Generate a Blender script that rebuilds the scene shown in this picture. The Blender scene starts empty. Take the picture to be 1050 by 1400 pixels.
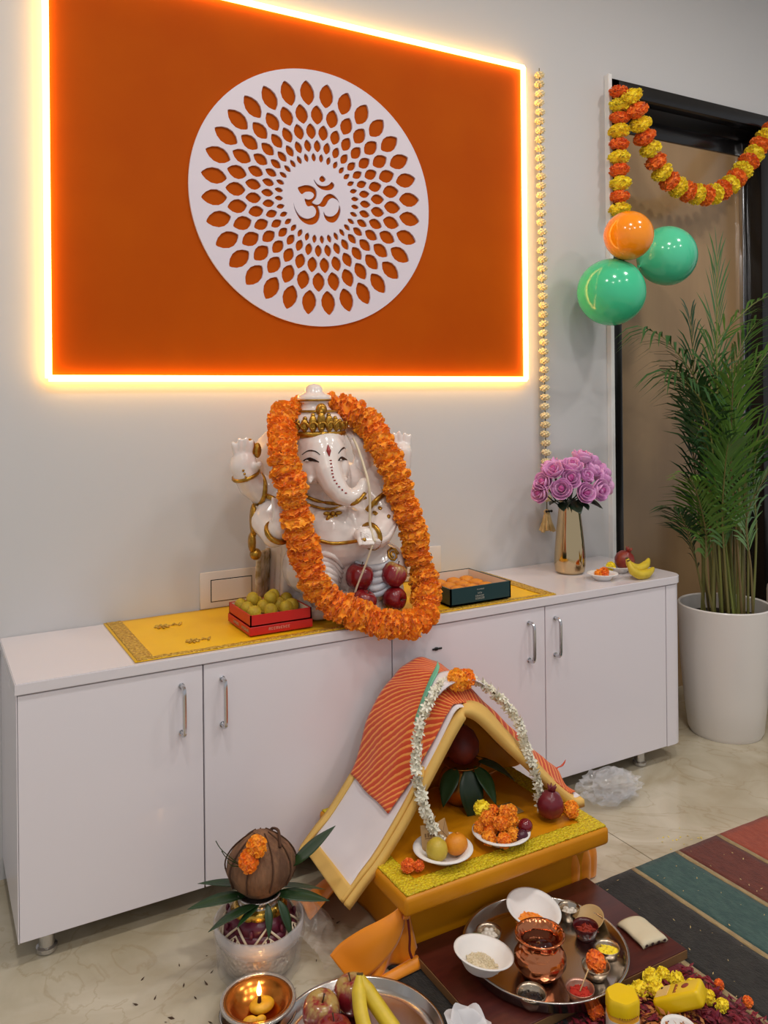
import bpy, bmesh, math, random
from mathutils import Vector, Matrix, Euler, noise
from mathutils.bvhtree import BVHTree
PI = math.pi
C = bpy.context.scene.collection
S = bpy.context.scene
random.seed(7)

# ------------------------------------------------------------------ camera
CAM_H = 1.51
cam = bpy.data.cameras.new('camera')
cam.sensor_fit = 'VERTICAL'; cam.sensor_height = 36.0; cam.lens = 36.0*1130/1400
cam.shift_y = -(700-541.3)/1400
cam.clip_start = 0.05
camo = bpy.data.objects.new('camera', cam); C.objects.link(camo)
_psi = math.radians(29.246); _roll = math.radians(-0.551)
_f = Vector((math.sin(_psi), math.cos(_psi), 0)); _r0 = Vector((math.cos(_psi), -math.sin(_psi), 0)); _u0 = Vector((0, 0, 1))
_r = _r0*math.cos(_roll)+_u0*math.sin(_roll); _u = -_r0*math.sin(_roll)+_u0*math.cos(_roll)
camo.matrix_world = Matrix(((_r.x, _u.x, -_f.x, 0), (_r.y, _u.y, -_f.y, 0), (_r.z, _u.z, -_f.z, CAM_H), (0, 0, 0, 1)))
S.camera = camo

# ------------------------------------------------------------------ light and exposure
S.view_settings.view_transform = 'Standard'
S.view_settings.look = 'None'
S.view_settings.gamma = 1.0
S.view_settings.use_curve_mapping = False
S.view_settings.exposure = 0.0
w = bpy.data.worlds.new('room_light'); S.world = w; w.use_nodes = True
w.node_tree.nodes['Background'].inputs[0].default_value = (0.94, 0.96, 1.0, 1)
w.node_tree.nodes['Background'].inputs[1].default_value = 0.46
CEIL = 3.75
LAMPS = [(0.1, 1.2), (1.65, 1.1), (3.2, 1.2), (0.1, -0.5), (1.65, -0.6), (3.2, -0.5)]
for i, (x, y) in enumerate(LAMPS):
    l = bpy.data.lights.new('downlight_glow', 'AREA'); l.shape = 'DISK'; l.size = 0.26
    l.energy = 15.5; l.color = (1.0, 0.965, 0.93)
    o = bpy.data.objects.new('downlight_glow', l); C.objects.link(o); o.location = (x, y, CEIL-0.03)

# ------------------------------------------------------------------ materials
def lin(c):
    return tuple(((v/255.0)/12.92 if v/255.0 <= 0.04045 else ((v/255.0+0.055)/1.055)**2.4) for v in c)
def mat(name, col, rough=0.5, metal=0.0, col2=None, scale=8.0, detail=4.0, bump=0.0, bscale=60.0, spec=None, coat=0.0,
        alpha=None, trans=0.0, rand=None, sheen=0.0, sss=0.0, thr=(0.35, 0.65), emit=None, estr=0.0, stretch=None, btype='noise', ior=None):
    m = bpy.data.materials.new(name); m.use_nodes = True
    nt = m.node_tree; b = nt.nodes['Principled BSDF']; L = nt.links.new
    b.inputs['Base Color'].default_value = (*lin(col), 1)
    b.inputs['Roughness'].default_value = rough; b.inputs['Metallic'].default_value = metal
    if spec is not None: b.inputs['Specular IOR Level'].default_value = spec
    if coat: b.inputs['Coat Weight'].default_value = coat; b.inputs['Coat Roughness'].default_value = 0.08
    if trans: b.inputs['Transmission Weight'].default_value = trans
    if ior: b.inputs['IOR'].default_value = ior
    if sheen: b.inputs['Sheen Weight'].default_value = sheen
    if sss:
        b.inputs['Subsurface Weight'].default_value = sss; b.inputs['Subsurface Radius'].default_value = (0.02, 0.01, 0.006)
        b.inputs['Subsurface Scale'].default_value = 0.5
    if alpha is not None: b.inputs['Alpha'].default_value = alpha
    if emit: b.inputs['Emission Color'].default_value = (*lin(emit), 1); b.inputs['Emission Strength'].default_value = estr
    co = None
    if col2 or bump:
        tc = nt.nodes.new('ShaderNodeTexCoord'); co = tc.outputs['Object']
        if stretch:
            mp = nt.nodes.new('ShaderNodeMapping'); mp.inputs['Scale'].default_value = stretch; L(co, mp.inputs[0]); co = mp.outputs[0]
    last = None
    if col2:
        n = nt.nodes.new('ShaderNodeTexNoise'); n.inputs['Scale'].default_value = scale; n.inputs['Detail'].default_value = detail
        L(co, n.inputs['Vector'])
        r = nt.nodes.new('ShaderNodeValToRGB'); r.color_ramp.elements[0].position = thr[0]; r.color_ramp.elements[1].position = thr[1]
        r.color_ramp.elements[0].color = (*lin(col), 1); r.color_ramp.elements[1].color = (*lin(col2), 1)
        L(n.outputs[0], r.inputs[0]); last = r.outputs[0]; L(last, b.inputs['Base Color'])
    if rand:
        oi = nt.nodes.new('ShaderNodeObjectInfo'); mx = nt.nodes.new('ShaderNodeMix'); mx.data_type = 'RGBA'
        L(oi.outputs['Random'], mx.inputs[0])
        if last: L(last, mx.inputs[6])
        else: mx.inputs[6].default_value = (*lin(col), 1)
        mx.inputs[7].default_value = (*lin(rand), 1)
        L(mx.outputs[2], b.inputs['Base Color'])
    if bump:
        if btype == 'voronoi':
            n = nt.nodes.new('ShaderNodeTexVoronoi'); n.inputs['Scale'].default_value = bscale
        else:
            n = nt.nodes.new('ShaderNodeTexNoise'); n.inputs['Scale'].default_value = bscale; n.inputs['Detail'].default_value = 3
        L(co, n.inputs['Vector'])
        bp = nt.nodes.new('ShaderNodeBump'); bp.inputs['Strength'].default_value = bump; bp.inputs['Distance'].default_value = 0.004
        L(n.outputs[0], bp.inputs['Height']); L(bp.outputs[0], b.inputs['Normal'])
    return m

# ------------------------------------------------------------------ mesh helpers
class MB:
    """collects geometry that becomes one mesh"""
    def __init__(s): s.v = []; s.f = []
    def add(s, vs, fs, M=None):
        k = len(s.v)
        s.v += [tuple(M @ Vector(p)) if M else tuple(p) for p in vs]
        s.f += [tuple(i+k for i in f) for f in fs]; return s
    def box(s, x0, x1, y0, y1, z0, z1, M=None):
        vs = [(x0, y0, z0), (x1, y0, z0), (x1, y1, z0), (x0, y1, z0), (x0, y0, z1), (x1, y0, z1), (x1, y1, z1), (x0, y1, z1)]
        return s.add(vs, [(0, 3, 2, 1), (4, 5, 6, 7), (0, 1, 5, 4), (1, 2, 6, 5), (2, 3, 7, 6), (3, 0, 4, 7)], M)
    def rbox(s, x0, x1, y0, y1, z0, z1, b=0.004, seg=2, M=None):
        bm = bmesh.new(); bmesh.ops.create_cube(bm, size=1)
        for v in bm.verts: v.co = Vector(((x0+x1)/2+v.co.x*(x1-x0), (y0+y1)/2+v.co.y*(y1-y0), (z0+z1)/2+v.co.z*(z1-z0)))
        bmesh.ops.bevel(bm, geom=bm.edges[:], offset=b, segments=seg, profile=0.5, affect='EDGES')
        bm.verts.index_update(); s.add([v.co[:] for v in bm.verts], [[v.index for v in f.verts] for f in bm.faces], M); bm.free(); return s
    def lathe(s, prof, n=32, o=(0, 0, 0), M=None, close=False, mod=None):
        vs = []; fs = []; m = len(prof)
        for i in range(n):
            a = 2*PI*i/n
            for (r, z) in prof:
                q = mod(a, r, z) if mod else r
                vs.append((o[0]+q*math.cos(a), o[1]+q*math.sin(a), o[2]+z))
        for i in range(n):
            j = (i+1) % n
            for k in range(m-1 if not close else m):
                k2 = (k+1) % m
                fs.append((i*m+k, j*m+k, j*m+k2, i*m+k2))
        if not close:
            if prof[0][0] > 1e-5: fs.append(tuple(i*m for i in range(n))[::-1])
            if prof[-1][0] > 1e-5: fs.append(tuple(i*m+m-1 for i in range(n)))
        return s.add(vs, fs, M)
    def ell(s, c, r, seg=20, rings=12, M=None):
        r = r if hasattr(r, '__len__') else (r, r, r)
        R = Matrix.Translation(c) @ (M if M else Matrix()) @ Matrix.Diagonal((*r, 1))
        vs = [(0, 0, 1)]; fs = []
        for i in range(1, rings):
            t = PI*i/rings
            for j in range(seg):
                a = 2*PI*j/seg; vs.append((math.sin(t)*math.cos(a), math.sin(t)*math.sin(a), math.cos(t)))
        vs.append((0, 0, -1)); L = len(vs)-1
        for j in range(seg):
            fs.append((0, 1+j, 1+(j+1) % seg)); fs.append((L, L-seg+(j+1) % seg, L-seg+j))
            for i in range(rings-2):
                a = 1+i*seg; fs.append((a+j, a+seg+j, a+seg+(j+1) % seg, a+(j+1) % seg))
        return s.add(vs, fs, R)
    def tube(s, path, rad, n=8, caps=True, closed=False, flat=1.0, up=None):
        P = [Vector(p) for p in path]; m = len(P)
        R = rad if hasattr(rad, '__len__') else [rad]*m
        T = []
        for i in range(m):
            a = P[(i-1) % m] if (closed or i) else P[0]; b = P[(i+1) % m] if (closed or i < m-1) else P[-1]
            t = (b-a); T.append(t.normalized() if t.length > 1e-9 else Vector((0, 0, 1)))
        u = Vector(up) if up else (Vector((0, 0, 1)) if abs(T[0].z) < 0.9 else Vector((1, 0, 0)))
        u = (u-T[0]*u.dot(T[0])).normalized()
        vs = []; fs = []
        for i in range(m):
            u = (u-T[i]*u.dot(T[i])); u = u.normalized() if u.length > 1e-6 else T[i].orthogonal().normalized()
            w_ = T[i].cross(u)
            for k in range(n):
                a = 2*PI*k/n; vs.append(P[i]+u*math.cos(a)*R[i]*flat+w_*math.sin(a)*R[i])
        for i in range(m if closed else m-1):
            j = (i+1) % m
            for k in range(n):
                l = (k+1) % n; fs.append((i*n+k, i*n+l, j*n+l, j*n+k))
        if caps and not closed:
            fs.append(tuple(range(n))[::-1]); fs.append(tuple((m-1)*n+k for k in range(n)))
        return s.add(vs, fs)
    def grid(s, nu, nv, fn, thick=0.0, M=None):
        """a sheet fn(u,v), u,v in 0..1; thick > 0 gives it a second skin and edges"""
        P = [[Vector(fn(i/nu, j/nv)) for j in range(nv+1)] for i in range(nu+1)]
        vs = [p for row in P for p in row]; fs = []
        w_ = nv+1
        for i in range(nu):
            for j in range(nv): fs.append((i*w_+j, (i+1)*w_+j, (i+1)*w_+j+1, i*w_+j+1))
        if thick:
            k = len(vs); N = []
            for i in range(nu+1):
                for j in range(nv+1):
                    du = P[min(i+1, nu)][j]-P[max(i-1, 0)][j]; dv = P[i][min(j+1, nv)]-P[i][max(j-1, 0)]
                    nn = du.cross(dv); N.append(nn.normalized() if nn.length > 1e-12 else Vector((0, 0, 1)))
            vs = vs+[vs[i]-N[i]*thick for i in range(k)]
            fs += [tuple(k+i for i in f)[::-1] for f in fs]
            b = [i*w_ for i in range(nu+1)]+[nu*w_+j for j in range(1, nv+1)]+[i*w_+nv for i in range(nu-1, -1, -1)]+[j for j in range(nv-1, 0, -1)]
            for a in range(len(b)):
                c = b[(a+1) % len(b)]; fs.append((b[a], b[a]+k, c+k, c))
        return s.add(vs, fs, M)
    def mesh(s, name, smooth=True, off=None, recalc=True):
        me = bpy.data.meshes.new(name)
        vs = s.v if off is None else [(p[0]-off[0], p[1]-off[1], p[2]-off[2]) for p in s.v]
        me.from_pydata(vs, [], s.f); me.update()
        if recalc:
            bm = bmesh.new(); bm.from_mesh(me); bmesh.ops.recalc_face_normals(bm, faces=bm.faces[:]); bm.to_mesh(me); bm.free()
        if smooth:
            me.polygons.foreach_set('use_smooth', [True]*len(me.polygons))
            if smooth == 'auto' and len(me.polygons): me.set_sharp_from_angle(angle=math.radians(35))
        return me
    def build(s, name, m, parent=None, smooth='auto', local=False, recalc=True):
        off = None if (parent is None or local) else wloc(parent)
        return link(name, s.mesh(name, smooth, off, recalc), m, parent)
def wloc(o):
    p = Vector((0, 0, 0))
    while o: p += o.location; o = o.parent
    return p
def link(name, me, m=None, parent=None, loc=None, rot=None, scale=None):
    o = bpy.data.objects.new(name, me); C.objects.link(o)
    if m and me and not me.materials: me.materials.append(m)
    elif m and me and me.materials[0] != m:
        o.material_slots[0].link = 'OBJECT'; o.material_slots[0].material = m
    if parent: o.parent = parent
    if loc is not None: o.location = loc
    if rot is not None: o.rotation_euler = rot
    if scale is not None: o.scale = scale if hasattr(scale, '__len__') else (scale,)*3
    return o
def tag(o, label, cat, group=None, kind=None):
    o['label'] = label; o['category'] = cat
    if group: o['group'] = group
    if kind: o['kind'] = kind
    return o
def thing(name, label, cat, loc=(0, 0, 0), rot=None, group=None, scale=None):
    o = link(name, None, None, None, loc, rot, scale); o.empty_display_size = 0.05
    return tag(o, label, cat, group)
def struct(o): o['kind'] = 'structure'; return o
def recentre(o):
    """put a single-mesh thing's origin at the middle of its base"""
    me = o.data; xs = [v.co for v in me.vertices]
    c = Vector(((min(p.x for p in xs)+max(p.x for p in xs))/2, (min(p.y for p in xs)+max(p.y for p in xs))/2, min(p.z for p in xs)))
    me.transform(Matrix.Translation(-c)); o.location = o.location+c; return o
def cat(pts, k=6, closed=False):
    """Catmull-Rom through points"""
    P = [Vector(p) for p in pts]; n = len(P); out = []
    for i in range(n if closed else n-1):
        g = (lambda a: P[a % n]) if closed else (lambda a: P[max(0, min(n-1, a))])
        a, b, c, d = g(i-1), g(i), g(i+1), g(i+2)
        for j in range(k):
            t = j/k; out.append(0.5*((2*b)+(c-a)*t+(2*a-5*b+4*c-d)*t*t+(3*b-a-3*c+d)*t**3))
    if not closed: out.append(P[-1])
    return out
def resample(path, step):
    out = [path[0].copy()]; acc = 0
    for a, b in zip(path, path[1:]):
        L = (b-a).length; pos = step-acc
        while pos <= L: out.append(a.lerp(b, pos/L)); pos += step
        acc = (acc+L) % step if L else acc
        acc = L-(pos-step)
    return out
def smoothstep(a, b, x):
    t = max(0, min(1, (x-a)/(b-a))); return t*t*(3-2*t)
def look(d, spin=0.0):
    """rotation that turns +Z to direction d"""
    return (Vector(d).normalized().to_track_quat('Z', 'Y') @ Euler((0, 0, spin)).to_quaternion()).to_euler()

# ================================================================== the room
YW = 2.862; YF = 2.382; ZT = 0.7595
M_wall = mat('wall_paint', (206, 205, 205), 0.55, bump=0.03, bscale=90)
M_ceil = mat('ceiling_paint', (235, 233, 230), 0.7)
m = MB()
m.box(-3.2, 2.80, YW, YW+0.2, 0, CEIL); m.box(2.80, 5.0, YW, YW+0.2, 2.99, CEIL); m.box(5.0, 6.0, YW, YW+0.2, 0, CEIL)
struct(m.build('wall_back', M_wall, None, False))
m = MB(); m.box(-3.2, 6.0, -2.0, YW, CEIL, CEIL+0.1); struct(m.build('ceiling', M_ceil, None, False))
# marble floor: bedding plus large slabs with thin joints
def marble():
    mm = bpy.data.materials.new('beige_marble'); mm.use_nodes = True; nt = mm.node_tree; b = nt.nodes['Principled BSDF']; L = nt.links.new
    b.inputs['Roughness'].default_value = 0.16
    tc = nt.nodes.new('ShaderNodeTexCoord')
    n1 = nt.nodes.new('ShaderNodeTexNoise'); n1.inputs['Scale'].default_value = 3.2; n1.inputs['Detail'].default_value = 6; n1.inputs['Distortion'].default_value = 1.4
    L(tc.outputs['Object'], n1.inputs['Vector'])
    r1 = nt.nodes.new('ShaderNodeValToRGB'); e = r1.color_ramp.elements
    e[0].position = 0.3; e[0].color = (*lin((176, 163, 136)), 1); e[1].position = 0.7; e[1].color = (*lin((206, 196, 174)), 1)
    L(n1.outputs[0], r1.inputs[0])
    n2 = nt.nodes.new('ShaderNodeTexNoise'); n2.inputs['Scale'].default_value = 2.3; n2.inputs['Detail'].default_value = 9; n2.inputs['Distortion'].default_value = 2.0
    mp = nt.nodes.new('ShaderNodeMapping'); mp.inputs['Location'].default_value = (3.1, 1.7, 0); L(tc.outputs['Object'], mp.inputs[0]); L(mp.outputs[0], n2.inputs['Vector'])
    r2 = nt.nodes.new('ShaderNodeValToRGB'); e = r2.color_ramp.elements
    e[0].position = 0.485; e[0].color = (0, 0, 0, 1); e[1].position = 0.5; e[1].color = (1, 1, 1, 1); x = e.new(0.515); x.color = (0, 0, 0, 1)
    L(n2.outputs[0], r2.inputs[0])
    mu = nt.nodes.new('ShaderNodeMath'); mu.operation = 'MULTIPLY'; mu.inputs[1].default_value = 0.3; L(r2.outputs[0], mu.inputs[0])
    mx = nt.nodes.new('ShaderNodeMix'); mx.data_type = 'RGBA'; L(mu.outputs[0], mx.inputs[0]); L(r1.outputs[0], mx.inputs[6]); mx.inputs[7].default_value = (*lin((150, 126, 86)), 1)
    L(mx.outputs[2], b.inputs['Base Color']); return mm
M_marble = marble(); M_grout = mat('joint_grout', (92, 84, 68), 0.8)
m = MB(); m.box(-3.2, 6.0, -2.0, YW+.2, -0.1, -0.004); floor = struct(m.build('floor', M_grout, None, False))
xs = [-3.2, -1.947, 0.053, 2.053, 4.053, 6.0]; ys = [-2.0, -0.7, 0.5, 1.7, YW+.19]
for i in range(len(xs)-1):
    for j in range(len(ys)-1):
        m = MB(); m.rbox(xs[i]+0.0016, xs[i+1]-0.0016, ys[j]+0.0016, ys[j+1]-0.0016, -0.02, 0, 0.0008, 1); m.build('tile', M_marble, floor, False)
# ceiling downlights
M_trim_w = mat('white_trim', (240, 240, 238), 0.35); M_lampface = mat('lamp_face', (255, 250, 240), 0.5, emit=(255, 240, 220), estr=6)
for i, (x, y) in enumerate(LAMPS):
    t = thing('ceiling_downlight', 'round white recessed downlight in the ceiling', 'downlight', (x, y, CEIL), None, 'ceiling downlights')
    MB().lathe([(0.15, 0), (0.17, 0), (0.17, -0.012), (0.15, -0.016), (0.14, -0.004)], 28).build('trim_ring', M_trim_w, t, local=True)
    MB().lathe([(0.0, -0.006), (0.14, -0.006), (0.14, -0.002), (0, -0.002)], 28).build('diffuser', M_lampface, t, local=True)

# door set in the wall: black frame, brown glass leaf, chrome stile
M_black = mat('black_frame', (22, 20, 20), 0.22); M_chrome = mat('chrome', (205, 205, 208), 0.16, 1.0)
def brown_pane():
    mm = mat('bronze_glass', (176, 144, 104), 0.2, col2=(150, 120, 86), scale=1.6, stretch=(2.2, 1, 0.35), thr=(0.3, 0.75)); return mm
M_pane = brown_pane(); M_dark = mat('dark_glass', (30, 27, 30), 0.08)
door = link('door_1', None, loc=(2.817, YW, 0)); struct(door)
XL = 2.822; XR = 4.98; DT = 2.985
def fr(name, *b): m = MB(); m.rbox(*b, 0.006, 2); m.build(name, M_black, door)
fr('jamb', XL, XL+0.055, YW-0.022, YW+0.16, 0, DT)
fr('jamb', XR-0.055, XR, YW-0.022, YW+0.16, 0, DT)
fr('lintel', XL, XR, YW-0.022, YW+0.05, DT-0.07, DT)
m = MB()   # sloping soffit between lintel and glass
m.add([(XL+.055, YW+.05, DT-.07), (XR-.055, YW+.05, DT-.07), (XR-.055, YW+.13, DT-.125), (XL+.055, YW+.13, DT-.125),
       (XL+.055, YW+.05, DT-.0), (XR-.055, YW+.05, DT-.0), (XR-.055, YW+.13, DT-.0), (XL+.055, YW+.13, DT-.0)],
      [(0, 3, 2, 1), (4, 5, 6, 7), (0, 1, 5, 4), (1, 2, 6, 5), (2, 3, 7, 6), (3, 0, 4, 7)]); m.build('soffit', M_black, door, False)
fr('leaf_rail', XL+.055, 3.90, YW+.105, YW+.15, DT-.19, DT-.11)
m = MB(); m.box(XL+.055, 3.90, YW+.115, YW+.15, 0, DT-.12); m.build('pane', M_pane, door, False)
m = MB(); m.rbox(3.89, 3.925, YW+.09, YW+.15, 0, DT-.12, .006, 2); m.build('edge_strip', M_chrome, door)
fr('mullion', 3.925, 4.06, YW+.0, YW+.16, 0, DT-.07)
m = MB(); m.box(4.06, XR-.055, YW+.12, YW+.15, 0, DT-.07); m.build('pane', M_dark, door, False)
m = MB(); m.rbox(2.800, 2.8215, YW-0.028, YW+0.1, 0, 3.0, .002, 1); struct(m.build('trim_1', M_trim_w, None))

# ================================================================== cabinets and worktop
M_lam = mat('white_laminate', (234, 228, 233), 0.3, coat=0.25); M_lam2 = mat('white_carcass', (205, 200, 206), 0.4); M_gap = mat('gap_dark', (30, 26, 28), 0.7)
M_key = mat('key_hole_black', (12, 12, 12), 0.4)
Z0 = 0.07; Z1 = ZT-0.031
XS = [0.213, 0.716, 1.356, 2.008, 2.641]; XEND = 2.742
def handle(x, par):
    m = MB(); y = YF
    pth = cat([(x, y, 0.675), (x, y-0.02, 0.677), (x, y-0.031, 0.668), (x, y-0.033, 0.64), (x, y-0.033, 0.575), (x, y-0.031, 0.547), (x, y-0.02, 0.538), (x, y, 0.54)], 4)
    m.tube(pth, 0.0062, 8); m.lathe([(0.009, 0), (0.009, 0.004), (0.0, 0.004)], 12, M=Matrix.Translation((x, y, 0.675)) @ Matrix.Rotation(PI/2, 4, 'X'))
    m.lathe([(0.009, 0), (0.009, 0.004), (0.0, 0.004)], 12, M=Matrix.Translation((x, y, 0.54)) @ Matrix.Rotation(PI/2, 4, 'X'))
    return m.build('handle', M_chrome, par)
def leg(x, y, par):
    m = MB(); m.lathe([(0.022, 0), (0.028, 0.003), (0.028, 0.014), (0.021, 0.018), (0.021, 0.064), (0.027, 0.066), (0.027, Z0)], 20, (x, y, 0)); m.build('leg', M_chrome, par)
def cabinet(label, x0, x1, x2, hx, end):
    t = thing('cabinet', label, 'cabinet', (x0, (YF+YW)/2, 0), None, 'storage cabinets under the worktop')
    m = MB(); m.box(x0+0.002, x2-0.002, YF+0.021, YW-0.002, Z0, Z1-.001); m.build('body', M_gap if False else M_lam2, t, False)
    m = MB(); m.box(x0+0.004, x2-0.004, YF+0.017, YF+0.0205, Z0+.002, Z1-0.001); m.build('gap_backing', M_gap, t, False)  # dark sheet behind the doors, shade of the gaps put into its colour
    for a, b, h in ((x0, x1, hx[0]), (x1, x2, hx[1])):
        m = MB(); m.rbox(a+0.0022, b-0.0022, YF, YF+0.016, Z0+.001, Z1-0.004, 0.0012, 1); d = m.build('door', M_lam, t)
        handle(h, d)
        if a == 1.356:
            k = MB(); k.rbox(1.512, 1.551, YF-0.004, YF-0.0005, 0.641, 0.647, 0.0012, 1, M=None); k.ell((1.527, YF-0.003, 0.6445), (0.010, 0.003, 0.006), 10, 6); k.build('lock_key', M_key, d)
    for x in (x0+0.075, x2-0.1):
        for y in (YF+0.055, YW-0.07): leg(x, y, t)
    if end < 0:
        m = MB(); m.box(x0-0.0015, x0+0.001, YF+0.001, YW-0.002, Z0, Z1-.001); m.build('side_panel', M_lam, t, False)
    else:
        m = MB(); pr = []; rr = 0.055
        pr = [(x2+0.002, YF), ] + [(XEND-rr+rr*math.sin(a), YF+rr-rr*math.cos(a)) for a in [PI/2*k/8 for k in range(9)]] + [(XEND, YW-.002), (x2+0.002, YW-.002)]
        n = len(pr); vs = [(x, y, Z0) for x, y in pr]+[(x, y, Z1-.004) for x, y in pr]
        m.add(vs, [tuple(range(n))[::-1], tuple(range(n, 2*n))]+[(i, (i+1) % n, n+(i+1) % n, n+i) for i in range(n)]); m.build('end_panel', M_lam, t)
    return t
cabinet('white laminate two-door cabinet with square end, no lock on its doors', XS[0], XS[1], XS[2], (0.651, 0.773), -1)
cabinet('white laminate two-door cabinet with rounded end panel beside the palm pot', XS[2], XS[3], XS[4], (1.930, 2.054), 1)
m = MB(); rr = 0.06; y0 = YF-0.008; xe = XEND+0.004
pr = [(0.208, y0)]+[(xe-rr+rr*math.sin(a), y0+rr-rr*math.cos(a)) for a in [PI/2*k/10 for k in range(11)]]+[(xe, YW-.001), (0.208, YW-.001)]
bm = bmesh.new(); lo = [bm.verts.new((x, y, Z1)) for x, y in pr]; f = bm.faces.new(lo)
ex = bmesh.ops.extrude_face_region(bm, geom=[f]); bmesh.ops.translate(bm, verts=[v for v in ex['geom'] if isinstance(v, bmesh.types.BMVert)], vec=(0, 0, ZT-Z1))
bmesh.ops.recalc_face_normals(bm, faces=bm.faces[:])
bmesh.ops.bevel(bm, geom=[e for e in bm.edges if abs(e.verts[0].co.z-e.verts[1].co.z) < 1e-6], offset=0.0025, segments=2, affect='EDGES')
me = bpy.data.meshes.new('worktop'); bm.to_mesh(me); bm.free(); me.polygons.foreach_set('use_smooth', [True]*len(me.polygons)); me.set_sharp_from_angle(angle=.6)
M_top = mat('worktop_laminate', (226, 220, 224), 0.2, coat=0.4)
tag(recentre(link('worktop', me, M_top)), 'long white glossy worktop running over both cabinets', 'worktop')

# wall switch plates
M_plate = mat('switch_plate', (222, 212, 202), 0.35)
def switch(label, x0, x1, z0, z1):
    t = thing('switch_plate', label, 'switch plate', ((x0+x1)/2, YW, z0))
    MB().rbox(x0, x1, YW-0.010, YW-0.0005, z0, z1, 0.004, 2).build('plate', M_plate, t)
    a, b, c, d = x0+.038, x1-.048, z0+.022, z1-.028
    MB().box(a, b, YW-.0105, YW-.0102, c, d).build('gap_line', M_gap, t)
    MB().rbox(a+.003, b-.003, YW-.013, YW-.0103, c+.003, d-.003, .001, 1).build('blank_module', M_plate, t)
switch('white wall switch plate between the statue and the yellow cloth end', 0.849, 1.089, ZT+.004, 0.893)
switch('white wall switch plate mostly hidden behind the dark green sweet box', 1.62, 1.86, ZT+.004, 0.893)

# ================================================================== orange panel with light strip, and the disc on it
M_orange = mat('orange_panel', (184, 80, 0), 0.6, col2=(178, 74, 0), scale=3, spec=.08)
M_led = mat('light_strip', (255, 225, 150), 0.5, emit=(255, 196, 100), estr=11.5)
PX0, PX1, PZ0, PZ1 = 0.363, 2.293, 1.583, 2.928
t = thing('wall_panel', 'large orange wall panel edged with a glowing warm light strip', 'wall panel', ((PX0+PX1)/2, YW, PZ0))
MB().rbox(PX0, PX1, YW-0.014, YW-0.0005, PZ0, PZ1, 0.002, 1).build('board', M_orange, t)
q = 0.006
def led(a, b):
    m = MB(); m.tube([a, Vector(a).lerp(Vector(b), .5), b], 0.0105, 10); m.build('led_strip', M_led, t)
yy = YW-0.0255
led((PX0-q, yy, PZ0-q), (PX1+q, yy, PZ0-q)); led((PX0-q, yy, PZ1+q), (PX1+q, yy, PZ1+q))
led((PX0-q, yy, PZ0-q), (PX0-q, yy, PZ1+q)); led((PX1+q, yy, PZ0-q), (PX1+q, yy, PZ1+q))
OM = [[(-0.082, 0.03), (-0.068, 0.039), (-0.046, 0.046), (-0.024, 0.044), (-0.008, 0.034), (-0.004, 0.015), (-0.009, -0.001), (-0.022, -0.015), (-0.015, -0.021), (-0.003, -0.023), (0.007, -0.019), (0.016, -0.008), (0.025, 0.008), (0.04, 0.02), (0.055, 0.024), (0.072, 0.018), (0.085, 0.004), (0.089, -0.008), (0.081, 0.002), (0.067, 0.008), (0.057, 0.007), (0.046, -0.001), (0.037, -0.017), (0.029, -0.026), (0.017, -0.03), (0.001, -0.028), (0.006, -0.042), (0.008, -0.062), (0.001, -0.083), (-0.011, -0.095), (-0.031, -0.102), (-0.052, -0.099), (-0.071, -0.088), (-0.086, -0.069), (-0.095, -0.05), (-0.1, -0.026), (-0.093, -0.046), (-0.081, -0.064), (-0.067, -0.075), (-0.045, -0.08), (-0.025, -0.074), (-0.013, -0.065), (-0.008, -0.05), (-0.013, -0.037), (-0.025, -0.03), (-0.044, -0.033), (-0.055, -0.007), (-0.039, -0.008), (-0.025, -0.003), (-0.016, 0.009), (-0.02, 0.018), (-0.032, 0.022), (-0.051, 0.019), (-0.067, 0.009)],
      [(0.023, -0.047), (0.031, -0.058), (0.046, -0.063), (0.064, -0.059), (0.079, -0.046), (0.087, -0.03), (0.089, -0.016), (0.095, -0.029), (0.093, -0.049), (0.082, -0.071), (0.066, -0.084), (0.048, -0.085), (0.034, -0.078), (0.025, -0.063)],
      [(-0.016, 0.071), (-0.002, 0.056), (0.018, 0.05), (0.04, 0.054), (0.053, 0.064), (0.058, 0.07), (0.068, 0.064), (0.07, 0.055), (0.06, 0.042), (0.04, 0.035), (0.018, 0.036), (0.0, 0.045), (-0.012, 0.059)],
      [(0.019, 0.089), (0.03, 0.082), (0.033, 0.073), (0.02, 0.064), (0.008, 0.069), (0.008, 0.079)]]
cu = bpy.data.curves.new('disc_curve', 'CURVE'); cu.dimensions = '2D'; cu.fill_mode = 'BOTH'; cu.extrude = 0.004
def spl(pts):
    s = cu.splines.new('POLY'); s.points.add(len(pts)-1)
    for p, c in zip(s.points, pts): p.co = (c[0], c[1], 0, 1)
    s.use_cyclic_u = True
spl([(0.494*math.cos(2*PI*k/128), 0.482*math.sin(2*PI*k/128)) for k in range(128)])
for p in OM: spl([(v.x, v.y) for v in cat([(a, b, 0) for a, b in p], 3, True)])
N = 32
for rc, hl, hw, ph in ((0.401, .047, .030, 0.5), (0.321, .037, .0262, 0.0), (0.256, .030, .0210, .5), (0.201, .0235, .0152, 0.0), (0.157, .0165, .0095, .5)):
    for k in range(N):
        a = 2*PI*(k+ph)/N - PI/2; ca, sa = math.cos(a), math.sin(a); sh = []
        for i in range(14):
            b = 2*PI*i/14
            rr_ = math.cos(b); tt = math.sin(b)
            rad = rc+hl*math.copysign(abs(rr_)**1.0, rr_)*(1.08 if rr_ > 0 else 0.95)
            wd = hw*math.copysign(abs(tt)**1.6, tt)
            sh.append((rad*ca-wd*sa, (rad*sa+wd*ca)*0.976))
        spl(sh)
tmp = bpy.data.objects.new('tmp', cu); C.objects.link(tmp)
bpy.context.view_layer.update()
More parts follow.
